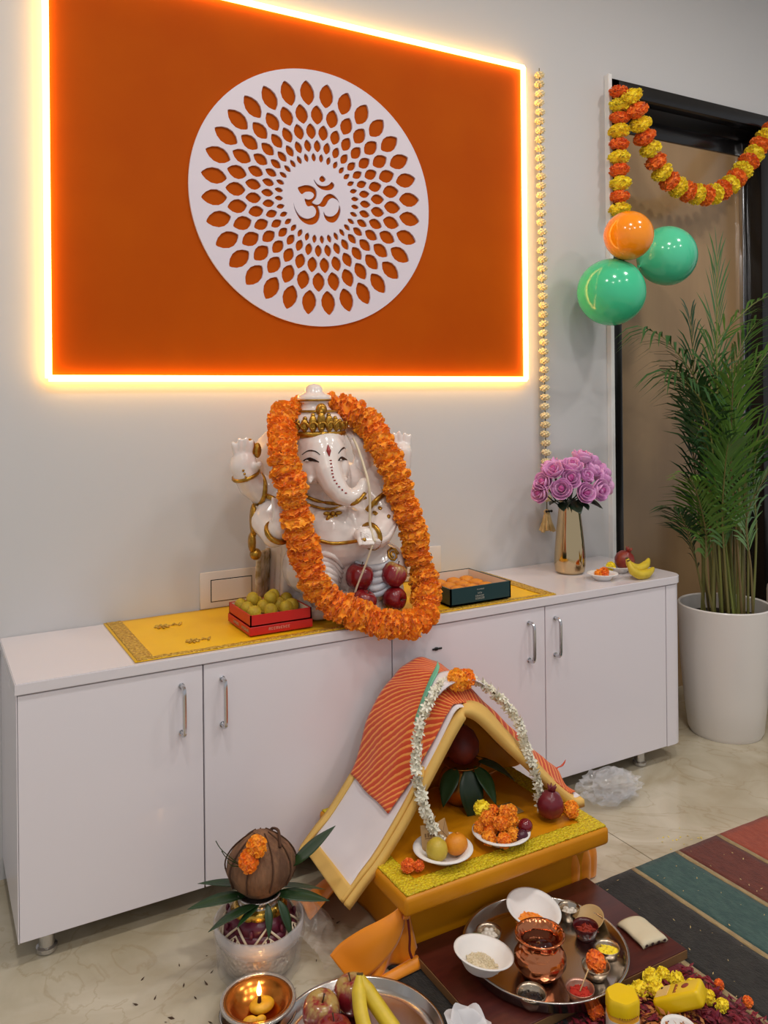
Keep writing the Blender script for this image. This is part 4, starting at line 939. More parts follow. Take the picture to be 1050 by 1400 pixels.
MB().grid(80, 14, sheet(2.015, 2.30, 0, 1, .0, .003, 1), .004).build('white_cloth', M_wcl, t, True)
def hem(s0, s1, lift, th, y0, y1, nu=70):
    m = MB(); fn = sheet(y0, y1, s0, s1, lift, .002, 2); m.grid(nu, 3, fn, th); m.build('cream_hem', M_crm, t, True)
hem(.0, 1., -.0045, .024, 1.995, 2.04); hem(0.0, .05, .006, .012, 2.005, 2.30, 6)
def hemL(y0, y1): MB().grid(24, 2, sheet(y0, y1, .0, .30, .006, .001, 2), .010).build('cream_hem', M_crm, t, True)
hemL(2.285, 2.312); hemL(2.004, 2.02)
n_ = len(SEC_B)-1
def backf(u, v):
    i = (.16+.82*u)*n_; a = int(min(i, n_-1)); p = SEC_B[a].lerp(SEC_B[a+1], i-a); zt = max(CZ+.004, p.z-.006); return (p.x, 2.296+.006*math.sin(u*40)*(1-v), CZ+.003+(zt-CZ-.003)*v)
MB().grid(50, 12, backf, .003).build('back_drape', M_ycl, t, True)
# striped shawl over it
m = MB(); fn0 = sheet(2.030, 2.325, .225, .985, .010, .006, 5, .038)
def fn(u, v):
    p = Vector(fn0(u, v)); 
    if u < .1: p.y += (.02*(1-u/.1))*(1-2*v)
    fr_ = math.sin(u*60+v*9)*.0022; p.z += fr_; return p
NU, NV = 130, 26
m.grid(NU, NV, fn, .004)
me = m.mesh('striped_shawl', True, wloc(t)); a = me.attributes.new('stripe', 'FLOAT', 'POINT')
vals = []
for sd in range(2):
    for i in range(NU+1):
        for j in range(NV+1):
            u, v = i/NU, j/NV; k_ = .42+.10*math.sin(u*3)
            vals.append((u*.95+v*(.24 if u < .45 else .24-.24*smoothstep(.45, .7, u)))*52)
a.data.foreach_set('value', vals)
o = link('striped_shawl', me, M_str); o.location = wloc(t); tag(o, 'orange and red striped cloth laid over the white cloth tent', 'cloth')
# corner tip of the shawl kicking up at the right
def tip(u, v): x = 1.80+u*.07; return (x, 2.10+v*.05*(1-u)+.02*u, .262+u*.030-.03*(1-u)*v+.008*math.sin(u*6))
m = MB(); m.grid(8, 6, tip, .003); me2 = m.mesh('shawl_tip', True, wloc(o)); a = me2.attributes.new('stripe', 'FLOAT', 'POINT'); a.data.foreach_set('value', [.1]*len(me2.vertices)); link('shawl_tip', me2, M_str, o)
# green ribbon and folded white kerchief near the ridge
M_rib = mat('mint_ribbon', (112, 190, 158), .5)
def rib(u, v):
    P = cat([(1.400, 2.17, .672), (1.375, 2.14, .666), (1.335, 2.115, .640), (1.300, 2.10, .598), (1.268, 2.09, .545)], 6); i = u*(len(P)-1); a = int(min(i, len(P)-2)); p = P[a].lerp(P[a+1], i-a); return p+Vector((.012, .030, .006))*(v-.5)*(1.1-.3*u)
m = MB(); m.grid(24, 4, rib, .0025); tag(recentre(m.build('mint_ribbon', M_rib, None, True)), 'mint green ribbon lying over the striped cloth ridge', 'ribbon')
def ker(u, v):
    P = cat([(1.290, 2.085, .572), (1.325, 2.09, .625), (1.37, 2.09, .656), (1.43, 2.09, .656), (1.49, 2.09, .628), (1.54, 2.085, .580)], 6); i = u*(len(P)-1); a = int(min(i, len(P)-2)); p = P[a].lerp(P[a+1], i-a); return p+Vector((0, .07*(v-.5)*(.35+math.sin(PI*u)), .006-.012*abs(v-.5)))
m = MB(); m.grid(24, 6, ker, .003); tag(recentre(m.build('white_kerchief', M_wcl, None, True)), 'folded white kerchief on the striped cloth beneath the marigold', 'cloth')
o = thing('marigold', 'large double orange marigold crowning the cloth tent', 'marigold', (1.405, 2.065, .625)); flower(o, (1.395, 2.06, .656), .034, M_mo, None, 1, 'bloom'); flower(o, (1.432, 2.065, .652), .030, M_mo, None, 1, 'bloom')
# jasmine garland draped over the tent
jp = cat([(1.275, 1.975, .244), (1.250, 1.98, .292), (1.222, 1.985, .367), (1.218, 2.01, .455), (1.238, 2.03, .548), (1.283, 2.05, .606), (1.351, 2.08, .645), (1.463, 2.09, .638), (1.537, 2.06, .586), (1.592, 2.03, .512), (1.612, 2.005, .422), (1.634, 1.985, .330), (1.637, 1.975, .242)], 8)
t = thing('jasmine_garland', 'white jasmine garland hung over the cloth tent', 'garland', (1.42, 2.0, CZ))
MB().tube(jp, .003, 6).build('thread', M_thread, t)
for p in resample(jp, .0135):
    for k in range(3):
        a = random.uniform(0, 6.28); d = Vector((math.cos(a)*.8, -.7+random.uniform(-.3, .3), math.sin(a)*.8)).normalized()
        o = link('blossom', JM, M_jas, t); o.location = p+d*.011-wloc(t); o.rotation_euler = look(d+Vector((random.uniform(-.4, .4), 0, random.uniform(-.4, .4))), random.uniform(0, 6)); o.scale = (random.uniform(.014, .0175),)*3

# brass pot with leaves and a red coconut inside the tent
M_brass = mat('aged_brass', (170, 112, 48), .3, .9); M_redc = mat('red_coconut_cloth', (120, 34, 24), .5, col2=(92, 26, 20), scale=20); M_mango = mat('dark_leaf', (34, 66, 30), .38, rand=(26, 52, 24))
t = thing('ritual_pot', 'brass pot under the cloth tent', 'pot', (1.50, 2.19, CZ), None, None, (1, 1, .88))
MB().lathe([(0, 0), (.05, .001), (.074, .03), (.080, .065), (.066, .10), (.046, .118), (.050, .130), (.060, .136), (.058, .139), (.044, .131), (0, .125)], 32).build('body', M_brass, t, True, local=True)
t = thing('red_coconut', 'dark red coconut on the brass pot inside the tent', 'coconut', (1.50, 2.19, CZ+.121), None, None, .88)
MB().lathe([(0, 0), (.04, .008), (.062, .04), (.062, .075), (.044, .11), (.018, .132), (0, .136)], 24, mod=lambda a, r, z: r*(1+.03*math.cos(3*a))).build('husk', M_redc, t, True, local=True)
MB().tube([(.0, 0, .132), (.003, 0, .142), (.008, 0, .15)], [.008, .006, .002], 6).build('tuft', M_twig, t, True, local=True)
mango_me = leaf_mesh('leaf', .15, .027, .2, .35, 12)
mango_flat = leaf_mesh('leaf', .15, .027, .2, .06, 12)
for k, (a, el, ln, lb) in enumerate(((-1.85, .9, 1.05, 'broad dark green leaf hanging straight down inside the tent'), (-1.3, .5, .8, None), (-.55, .15, .85, 'dark green leaf reaching to the tent\'s right side'), (-2.6, .4, .8, None), (.3, .2, .7, None))):
    o = link('mango_leaf', mango_me, M_mango, None, (1.50+.05*math.cos(a), 2.19+.05*math.sin(a), CZ+.124), None, (ln, ln*1.35, ln)); o.rotation_euler = (0, el, a)
    tag(o, lb or 'dark green leaf around the brass pot in the tent', 'leaf', 'leaves around the brass pot')
# small paper lying inside the tent
m = MB(); m.rbox(1.50, 1.62, 2.03, 2.10, CZ+.001, CZ+.004, .001, 1); tag(recentre(m.build('paper_slip', mat('brown_paper', (150, 118, 70), .7), None)), 'pale paper slip on the stool inside the tent', 'paper')

# ------------------------------------------------------------------ offerings on the stool
bowl_big = bowl_me(.072, .026, .58, .0024, .012)
B1 = Vector((1.258, 1.935, CZ+.0072)); B2 = Vector((1.452, 1.925, CZ+.0072))
tag(link('paper_bowl', bowl_big, M_paper, None, B1), 'white paper bowl with a lemon, an orange sweet and cards, on the stool', 'bowl'); tag(link('paper_bowl', bowl_big, M_paper, None, B2), 'white paper bowl heaped with orange marigolds on the stool', 'bowl')
M_lem = mat('lemon', (206, 178, 60), .4, col2=(190, 164, 50), scale=30, bump=.2, bscale=300); M_ora = mat('orange_fruit', (232, 146, 24), .45, col2=(214, 128, 16), scale=20, bump=.25, bscale=300)
m = MB(); m.lathe([(0, 0), (.012, .002), (.026, .014), (.031, .030), (.027, .048), (.014, .060), (.005, .063), (0, .064)], 20, B1+Vector((-.028, -.012, .004))); tag(recentre(m.build('lemon', M_lem, None, True)), 'round yellow lemon in the paper bowl on the stool', 'lemon')
m = MB(); m.ell(B1+Vector((.036, -.012, .034)), (.034, .030, .0285), 20, 14); m.lathe([(.004, 0), (.006, .003), (0, .005)], 8, B1+Vector((.04, -.012, .061))); tag(recentre(m.build('orange', M_ora, None, True)), 'small orange fruit in the paper bowl on the stool', 'orange')
M_card = mat('brown_card', (188, 152, 104), .55, col2=(168, 130, 84), scale=14); M_cardl = mat('card_print', (120, 88, 52), .6)
for k, (dx, rz, ln, lb) in enumerate(((-.022, -.25, .3, 'small brown card with rubbed print standing in the paper bowl'), (.03, .35, .35, 'small brown card with diagonal folds standing in the paper bowl'))):
    t = thing('paper_card', lb, 'card', B1+Vector((dx, .03, .012)), (-ln, 0, rz))
    MB().rbox(-.024, .024, -.002, .002, 0, .066, .0015, 1).build('card', M_card, t, local=True)
    m = MB()
    if k == 0:
        for j in range(4): m.box(-.014+.008*j, -.009+.008*j, -.0026, -.002, .034, .044); 
        m.box(-.014, .016, -.0026, -.002, .030, .032)
    else: m.tube([(-.022, -.0022, .064), (0, -.0022, .036), (.022, -.0022, .062)], .0008, 4); m.tube([(-.02, -.0022, .006), (0, -.0022, .036), (.02, -.0022, .004)], .0008, 4)
    m.build('print', M_cardl, t, local=True)
G = 'marigolds heaped in the stool bowl'
for i, (dx, dy, dz, r) in enumerate(((-.052, -.012, .022, .022), (-.02, -.040, .020, .022), (.018, -.036, .022, .022), (-.03, .012, .030, .024), (.01, .0, .036, .025), (.048, .012, .034, .022), (-.052, .03, .034, .021), (.0, .045, .036, .023), (.04, .045, .032, .022), (-.012, -.014, .056, .023), (.024, .012, .064, .022), (-.036, .02, .060, .022), (.055, .025, .056, .020), (-.005, .035, .066, .020))):
    tag(link('marigold', MG[i % 3], M_mo, None, B2+Vector((dx, dy, dz+.004)), (i*1.3, i*.7, 0), r), 'loose orange marigold heaped in the paper bowl on the stool', 'marigold', G)
tag(link('marigold', MG[0], M_my, None, B2+Vector((-.030, .05, .078)), (.3, 0, 0), .026), 'yellow marigold on top of the orange heap on the stool', 'marigold')
m = MB(); m.ell(B2+Vector((.066, -.028, .036)), (.022, .021, .021), 18, 12); tag(recentre(m.build('red_plum', mat('glossy_dark_red', (120, 14, 30), .15, coat=.4), None, True)), 'glossy dark red plum at the edge of the marigold bowl', 'plum')
m = MB(); m.ell(B2+Vector((.035, -.05, .026)), (.020, .018, .018), 18, 12); tag(recentre(m.build('red_plum', mat('dull_purple', (74, 18, 40), .3), None, True)), 'dull purple plum tucked under the marigolds in the bowl', 'plum')
pom('wine-red pomegranate with pale crown standing on the lace border', (1.655, 1.955, CZ+.0095), (.05, .1, 0), .98, M_pomd)
tag(link('marigold', MG[1], M_mo, None, (1.718, 1.925, CZ+.030), (1.4, .2, .4), .026), 'lone orange marigold on the lace beside the pomegranate', 'marigold')
o = thing('marigold', 'deep orange marigold pieces on the lace near the lemon bowl', 'marigold', (1.150, 1.925, CZ)); flower(o, (1.138, 1.925, CZ+.024), .020, M_md, None, 1, 'bloom'); flower(o, (1.166, 1.915, CZ+.020), .016, M_md, None, 1, 'bloom')

# ================================================================== wrapped pot with the coconut
KX, KY = .772, 2.085
M_silv = mat('embossed_silver', (196, 190, 186), .28, .9, bump=.8, bscale=90, btype='voronoi'); M_mar = mat('maroon_enamel', (92, 24, 44), .35); M_cream2 = mat('cream_enamel', (214, 196, 168), .4); M_goldb = mat('bright_gold', (206, 164, 70), .25, .9, bump=.5, bscale=80)
t = thing('decorated_pot', 'silver pot painted maroon and gold, in clear wrap, under the brown coconut', 'pot', (KX, KY, 0))
BP = [(0, .0), (.07, .001), (.094, .02), (.104, .06), (.102, .10), (.090, .135), (.070, .162), (.055, .178), (.052, .188), (.060, .196), (.056, .199), (.046, .190), (0, .185)]
MB().lathe(BP, 40).build('body', M_silv, t, True, local=True)
MB().lathe([(.0925, .132), (.0735, .161), (.0705, .1602), (.089, .131)], 40, close=True).build('maroon_band', M_mar, t, True, local=True)
MB().lathe([(.0995, .112), (.0935, .131), (.089, .1305), (.096, .111)], 40, close=True).build('maroon_band', M_mar, t, True, local=True)
MB().lathe([(.0745, .1605), (.0585, .1785), (.0555, .178), (.070, .1595)], 40, close=True, mod=lambda a, r, z: r*(1+.02*math.cos(24*a))).build('gold_collar', M_goldb, t, True, local=True)
for k in range(7):
    a = 2*PI*(k+.1)/7
    def q(da, z): r = .1035-(z-.105)*.42+.0025; return (r*math.cos(a+da), r*math.sin(a+da), z)
    m = MB(); m.tube([q(-.40, .112), q(-.2, .133), q(0, .150), q(.2, .133), q(.40, .112)], .0032, 6); m.tube([q(-.22, .112), q(0, .131), q(.22, .112)], .0026, 6)
    m.tube([q(-.08, .112), q(-.05, .124)], .0024, 6); m.tube([q(.05, .112), q(.08, .124)], .0024, 6); m.build('painted_peak', M_cream2, t, True, local=True)
    m = MB(); m.ell(q(.449, .138), (.006, .006, .011), 10, 8); m.build('painted_drop', M_mar, t, True, local=True)
def plastic(name, a=.16, c=(232, 226, 226), rough=.12): return mat(name, c, rough, alpha=a, spec=.8, bump=.5, bscale=30)
M_plas = plastic('clear_plastic', .2); M_plasr = plastic('plastic_collar', .42); M_plas2 = plastic('clear_plastic_film', .22, (226, 214, 204), .2)
MB().lathe([(.112, .085), (.118, .105), (.119, .128), (.113, .130), (.111, .108)], 48, close=True, mod=lambda a, r, z: r*(1+.02*math.sin(3*a+1)+.01*math.sin(7*a))).build('wrap_collar', M_plasr, t, True, local=True)
def wrap(u, v):
    a = u*2*PI; z = .002+v*.105; r = (.108+.010*v)*(1+.035*noise.noise(Vector((math.cos(a)*4, math.sin(a)*4, z*40)))+.02*math.sin(9*a+z*60)); return (r*math.cos(a), r*math.sin(a), z)
MB().grid(90, 14, wrap, 0).build('wrap', M_plas, t, True, local=True)
def bag(u, v):   # loose film bunched out at the side
    a = -.9+u*1.9; r = .112+.135*v*(.6+.4*math.sin(u*PI))+.012*noise.noise(Vector((u*9, v*9, 2))); z = .125*(1-v*.35)*(1-(2*u-1)**2*.35)*(1-v**3)+.004+.010*noise.noise(Vector((u*12, v*12, 5))); return (r*math.cos(a+.15), r*math.sin(a+.15)+.02, max(.002, z))
MB().grid(30, 24, bag, 0).build('wrap_film', M_plas2, t, True, local=True)
M_coco = mat('coconut_husk', (136, 96, 66), .8, col2=(92, 62, 42), scale=14, bump=1.0, bscale=60, stretch=(2.5, 2.5, .5))
t = thing('coconut', 'brown husked coconut with an orange marigold stuck on, on the decorated pot', 'coconut', (KX+.004, KY-.004, .193), (-.10, .08, .2), None, (1.04, 1.0, .90))
MB().lathe([(0, 0), (.045, .006), (.078, .035), (.090, .070), (.087, .100), (.070, .130), (.045, .155), (.02, .172), (0, .176)], 36, mod=lambda a, r, z: r*(1+.03*math.cos(3*a+.4)+.012*math.sin(11*a+z*30))).build('husk', M_coco, t, True, local=True)
for k in range(9):
    a = 2*PI*k/9+.2; P = [(1.012*r*math.cos(a+z*1.2)*(1+.03*math.cos(3*a+.4)), 1.012*r*math.sin(a+z*1.2)*(1+.03*math.cos(3*a+.4)), z) for r, z in ((.079, .035), (.091, .070), (.088, .100), (.071, .130), (.046, .155), (.02, .173))]
    MB().tube(cat(P, 3), .0022, 5).build('fibre', mat('fibre_brown', (78, 50, 32), .9) if k == 0 else bpy.data.materials['fibre_brown'], t, True, local=True)
MB().tube(cat([(.02, -.06, .140), (.04, -.02, .168), (.05, .03, .155), (.075, .05, .11)], 4), .004, 6).build('fibre', bpy.data.materials['fibre_brown'], t, True, local=True)
o = thing('marigold', 'two fused orange marigolds stuck on the brown coconut', 'marigold', (KX-.04, KY-.05, .335)); flower(o, (KX-.028, KY-.062, .352), .029, M_mo, None, 1, 'bloom'); flower(o, (KX-.050, KY-.062, .322), .029, M_mo, None, 1, 'bloom')
big_leaf = leaf_mesh('leaf', .15, .022, .25, -.12, 12)
LV = [((KX+.075, KY-.03, .255), (0, -.55, -.35), 1.05, 'glossy dark green leaf pointing up beside the coconut', big_leaf), ((KX+.03, KY-.06, .197), (.1, .75, -1.2), .62, 'short leaf hanging over the front of the decorated pot', mango_me),
      ((KX-.02, KY-.05, .197), (.15, -.02, -2.9), 1.0, None, mango_flat), ((KX-.03, KY, .197), (-.1, -.04, 3.0), 1.05, None, mango_flat), ((KX-.01, KY+.03, .197), (.1, -.05, 2.5), 1.0, None, mango_flat),
      ((KX+.03, KY-.03, .197), (.2, .12, -.45), 1.0, None, mango_flat), ((KX+.04, KY, .197), (-.2, .2, -.15), 1.0, None, mango_flat), ((KX+.02, KY+.03, .197), (0, .0, .9), .9, None, mango_flat), ((KX+.0, KY-.06, .197), (-.2, .65, -1.75), .5, None, mango_me), ((KX-.02, KY-.055, .197), (.2, .05, -2.6), .6, None, mango_flat)]
for p, r, s_, lb, me in LV:
    tag(link('mango_leaf', me, M_mango, None, p, r, (s_, s_*(1.5 if me is big_leaf else .8), s_)), lb or 'dark green leaf spreading from under the brown coconut', 'leaf', 'leaves under the brown coconut')
for k in range(3):
    MB().tube(cat([(KX-.06, KY-.04, .30), (KX-.09-.012*k, KY-.05, .315+.022*k), (KX-.105-.015*k, KY-.06, .335+.03*k)], 4), .0012, 5).build('twig', M_mango, o, True)

# ================================================================== oil lamp, fruit plate
M_steel = mat('steel', (196, 192, 188), .2, 1.0); M_bronze = mat('warm_brass', (196, 122, 52), .22, 1.0); M_cup = mat('steel_cup', (186, 170, 150), .26, 1.0)
DX, DY = .700, 1.903
M_gt = mat('clear_foil', (210, 206, 200), .15, .7, alpha=.75, bump=.5, bscale=40)
t = thing('oil_lamp', 'round brass lamp dish with a burning wick on a silver saucer', 'oil lamp', (DX, DY, 0))
MB().lathe([(0, .001), (.06, .001), (.074, .008), (.090, .022), (.094, .024), (.090, .026), (.070, .012), (0, .006)], 40).build('saucer', M_steel, t, True, local=True)
MB().lathe([(0, .012), (.045, .012), (.066, .034), (.078, .048), (.084, .050), (.084, .053), (.076, .053), (.060, .036), (.042, .018), (0, .0165)], 40).build('dish', M_bronze, t, True, local=True)
MB().lathe([(.084, .045), (.092, .050), (.090, .056), (.083, .055)], 40, close=True).build('foil_rim', M_gt, t, True, local=True)
M_ghee = mat('yellow_ghee', (206, 166, 32), .5, bump=.4, bscale=80, col2=(186, 140, 20), scale=30)
m = MB(); m.ell((.012, .008, .028), (.032, .026, .014)); m.ell((-.03, -.022, .024), (.018, .013, .010)); m.ell((-.005, -.03, .024), (.014, .010, .009)); link('ghee', sculpt(m, .003, 2), M_ghee, t)
MB().tube([(.004, .004, .036), (.005, .004, .050), (.004, .004, .058)], [.0055, .0045, .003], 8).build('wick', mat('burnt_wick', (70, 26, 18), .8), t, True, local=True)
M_flame = mat('flame', (255, 190, 90), .5, emit=(255, 186, 96), estr=14)
MB().lathe([(0, 0), (.0045, .003), (.0065, .010), (.005, .020), (.002, .030), (0, .036)], 14, (.004, .004, .056)).build('flame', M_flame, t, True, local=True)
l = bpy.data.lights.new('flame_glow', 'POINT'); l.energy = .10; l.color = (1, .55, .2); l.shadow_soft_size = .008
lo_ = bpy.data.objects.new('flame_glow', l); C.objects.link(lo_); lo_.parent = t; lo_.location = (.004, .004, .105)
def thali_me(R, H=.035, rim=.014): return MB().lathe([(0, .001), (R-.03, .001), (R-.012, .006), (R-.004, H-.004), (R, H), (R-.002, H+.002), (R-.008, H), (R-.013, .010), (R-.032, .0045), (0, .0045)], 64).mesh('thali', True)
FX, FY = .868, 1.69
tag(link('steel_plate', thali_me(.200, .03), M_steel, None, (FX, FY, .0095)), 'large round steel plate of apples and bananas on the floor', 'plate')
apple('red apple with green top at the rim of the fruit plate, near the lamp', (.812, 1.795, .016), (.25, -.1, .4), 1.0, M_apple2, 'fruit on the floor plate')
apple('red apple behind the banana stalks on the fruit plate', (.905, 1.792, .016), (-.1, .1, 1.4), 1.0, M_apple2, 'fruit on the floor plate')
apple('dark red apple in front of the green-topped one on the fruit plate', (.800, 1.695, .016), (.2, 0, 2.4), .98, M_apple, 'fruit on the floor plate')
G = 'bananas on the floor plate'
banana('banana with green stalk on the fruit plate, curving toward the dark apple', [(.898, 1.752, .135), (.890, 1.738, .108), (.876, 1.70, .080), (.868, 1.64, .052), (.870, 1.57, .036)], .019, G)
banana('banana with green stalk on the fruit plate, curving toward the rug', [(.902, 1.752, .132), (.908, 1.738, .106), (.922, 1.70, .078), (.938, 1.645, .050), (.950, 1.58, .036)], .019, G)

# ================================================================== wooden board and the ritual tray
BXa, BXb, BYa, BYb = 1.13, 1.762, 1.53, 1.908; BZ = .034
t = thing('wooden_board', 'flat maroon wooden board under the steel tray', 'board', ((BXa+BXb)/2, (BYa+BYb)/2, .01))
MB().rbox(BXa, BXb, BYa, BYb, .0095, BZ, .003, 2).build('panel', M_wood, t)
MB().box(BXa-.002, BXa, BYa, BYb, .0095, BZ-.003).build('edge_strip', M_wedge, t, False); MB().box(BXa-.002, BXb, BYa-.002, BYa, .0095, BZ-.003).build('edge_strip', M_wedge, t, False)
TX, TY, TZ = 1.412, 1.690, BZ+.0045
tag(link('steel_tray', thali_me(.215, .036), M_steel, None, (TX, TY, BZ)), 'wide round steel tray of ritual items on the maroon board', 'tray')
M_cop = mat('hammered_copper', (206, 128, 88), .16, 1.0, bump=.6, bscale=55, btype='voronoi'); M_water = mat('dark_red_liquid', (50, 10, 8), .05)
t = thing('copper_pot', 'shiny hammered copper water pot in the middle of the steel tray', 'pot', (1.362, 1.648, TZ))
MB().lathe([(0, 0), (.040, .001), (.056, .012), (.066, .030), (.066, .046), (.058, .060), (.048, .070), (.046, .078), (.050, .086), (.060, .097), (.064, .100), (.062, .103), (.055, .100), (.044, .086), (.042, .078), (.05, .05), (0, .03)], 44).build('body', M_cop, t, True, local=True)
MB().lathe([(0, .082), (.043, .082), (.043, .080), (0, .08)], 32).build('water', M_water, t, True, local=True)
oval = MB().lathe([(0, 0), (.042, 0), (.045, .003), (.066, .030), (.074, .036), (.078, .037), (.078, .039), (.072, .039), (.063, .031), (.043, .005), (0, .003)], 40).mesh('bowl', True)
tag(link('white_bowl', oval, M_paper, None, (1.214, 1.700, TZ+.034), (.12, .22, .3), (1.1, .92, 1)), 'white oval bowl of rice grains at the tray edge', 'bowl'); tag(link('white_bowl', oval, M_paper, None, (1.462, 1.806, TZ+.016), (.24, .08, 0), (1, .95, 1)), 'white bowl with orange petals behind the copper pot', 'bowl')
def pile(name, c, R_, h, M_, label, catg, n=90, gs=.003, asp=2.0, seed=1):
    rn = random.Random(seed); m = MB()
    m.lathe([(0, h*.75), (R_*.5, h*.6), (R_*.9, h*.15), (R_*.9, -.001), (0, -.001)], 16)
    for i in range(n):
        r = R_*math.sqrt(rn.random())*.95; a = rn.uniform(0, 6.28); z = h*(1-(r/R_)**2)*.8
        m.ell((r*math.cos(a), r*math.sin(a), z), (gs*asp, gs, gs), 5, 4, Euler((rn.uniform(-.4, .4), rn.uniform(-.4, .4), rn.uniform(0, 6))).to_matrix().to_4x4())
    o = m.build(name, M_, None, True); o.location = c; tag(o, label, catg, None, 'stuff'); return o
M_rice = mat('rice', (228, 214, 186), .5, col2=(212, 196, 160), scale=60)
o = pile('rice', (1.218, 1.700, TZ+.040), .044, .012, M_rice, 'white rice grains in the oval bowl', 'rice', 160, .0022, 2.2, 2); o.rotation_euler = (.12, .22, 0)
pile('petal_bits', (1.450, 1.795, TZ+.022), .036, .014, M_mo, 'orange petals and sweet bits in the bowl behind the copper pot', 'petals', 60, .004, 2.4, 3)
def cup_me(R_, H): return MB().lathe([(0, 0), (R_*.62, .0), (R_*.72, .003), (R_*.95, H*.75), (R_, H), (R_*.985, H+.0015), (R_*.9, H*.75), (R_*.66, .006), (0, .004)], 28).mesh('cup', True)
CUPS = [((1.318, 1.806), .034, .034, M_cup, 'small steel cup of white sugar lumps beside the green leaf', ('sugar_lumps', mat('sugar_white', (226, 218, 206), .5), 14, .007, 1.2, 'white lumps in the small steel cup beside the leaf', 'sugar')),
        ((1.572, 1.775), .030, .034, M_cup, 'small steel cup of white bits near the white petal bowl', ('camphor_bits', bpy.data.materials['sugar_white'], 12, .006, 1.2, 'white bits in the steel cup near the petal bowl', 'camphor')),
        ((1.557, 1.692), .034, .034, mat('maroon_bowl', (78, 14, 18), .25), 'dark maroon bowl with red threads on the steel tray', ('red_thread_bits', mat('red_thread', (150, 44, 22), .6), 26, .003, 4, 'red and orange threads in the maroon bowl', 'thread')),
        ((1.552, 1.606), .032, .026, M_cup, 'small steel cup of yellow petals on the tray', ('yellow_petals', M_my, 26, .0035, 3, 'yellow petals in the small steel cup', 'petals')),
        ((1.474, 1.566), .036, .030, M_cup, 'steel cup holding a big orange marigold on the tray', None),
        ((1.388, 1.530), .035, .026, mat('red_powder_cup', (186, 140, 122), .3, .8), 'small cup of bright red powder with a matchstick', ('red_powder', mat('vermilion', (186, 40, 22), .8, bump=.4, bscale=200), 20, .003, 1.5, 'bright red powder in the small cup', 'powder')),
        ((1.272, 1.572), .036, .030, M_cup, 'steel cup with a few black seeds at the tray edge', ('black_seeds', mat('black_seed', (28, 18, 16), .5), 22, .003, 1.5, 'black seeds in the steel cup at the tray edge', 'seeds'))]
for i, ((x, y), R_, H, M_, lb, fill) in enumerate(CUPS):
    tag(link('steel_cup' if M_ is M_cup else 'small_bowl', cup_me(R_, H), M_, None, (x, y, TZ)), lb, 'cup')
    if fill: pile(fill[0], (x, y, TZ+H*.5), R_*.78, H*.28, fill[1], fill[5], fill[6], fill[2], fill[3], fill[4], i)
o = tag(link('marigold', MG[2], M_md, None, (1.474, 1.566, TZ+.040), (.5, .3, 0), .026), 'orange marigold sitting in a steel cup on the tray', 'marigold')
m = MB(); m.tube([(1.385, 1.527, TZ+.020), (1.43, 1.545, TZ+.048)], .0016, 6); tag(recentre(m.build('matchstick', mat('match_wood', (206, 170, 120), .7), None, True)), 'thin wooden matchstick leaning in the red powder', 'matchstick')
tag(link('betel_leaf', mango_flat, mat('fresh_green', (58, 128, 34), .4), None, (1.262, 1.800, TZ+.012), (.2, -.2, .3), (.36, 1.0, .5)), 'bright green leaf lying on the tray by the white oval bowl', 'leaf')
tag(link('wooden_saucer', MB().lathe([(0, 0), (.05, .001), (.056, .006), (.054, .007), (.05, .003), (0, .002)], 32).mesh('wooden_saucer', True), mat('pale_wood', (190, 156, 104), .5), None, (1.600, 1.722, TZ+.022), (.1, -.42, 0), .72), 'pale tan saucer leaning behind the maroon bowl', 'saucer')
M_pkt = mat('off_white_packet', (214, 202, 172), .6, bump=.3, bscale=40); M_pkd = mat('packet_print', (60, 40, 40), .6)
t = thing('paper_packet', 'off-white folded packet lying on the maroon board', 'packet', (1.705, 1.632, BZ), (0, 0, -.12))
def pk(u, v): x = -.042+u*.084; y = -.055+v*.11; return (x, y, .019+.003*noise.noise(Vector((x*30, y*30, 0)))-.008*(2*abs(u-.5))**4-.006*(2*abs(v-.5))**6)
MB().grid(12, 14, pk, .0165).build('wrapper', M_pkt, t, True, local=True)
m = MB()
for k in range(4): m.ell((-.03+.02*k, -.0555, .009), (.005, .0012, .004), 8, 6)
m.build('print', M_pkd, t, True, local=True)
# organza bow at the board corner
M_org = mat('white_organza', (236, 234, 236), .5, alpha=.72)
t = thing('organza_bow', 'crumpled white organza bow beside the board corner', 'ribbon', (1.095, 1.590, .0095))
for k, (a, tilt, L_) in enumerate(((2.6, .9, .085), (1.9, 1.15, .08), (.5, .85, .075), (-.4, .6, .07), (3.6, .5, .075), (1.2, 1.3, .07), (-1.5, .4, .06))):
    def f(u, v, a=a, tilt=tilt, L_=L_, k=k):
        r = u*L_*(1-.35*(2*abs(v-.5))**2*u); w_ = (.008+.045*math.sin(u*PI*.62))*(v-.5)*1.5; c, s_ = math.cos(a), math.sin(a); z = .008+r*math.sin(tilt)+.004*math.cos(v*9+k)*u-.012*u**3; h = r*math.cos(tilt); return (h*c-w_*s_, h*s_+w_*c, z)
    MB().grid(10, 10, f, 0).build('loop', M_org, t, True, local=True)
MB().ell((0, 0, .012), (.014, .012, .012), 12, 8).build('knot', M_org, t, True, local=True)

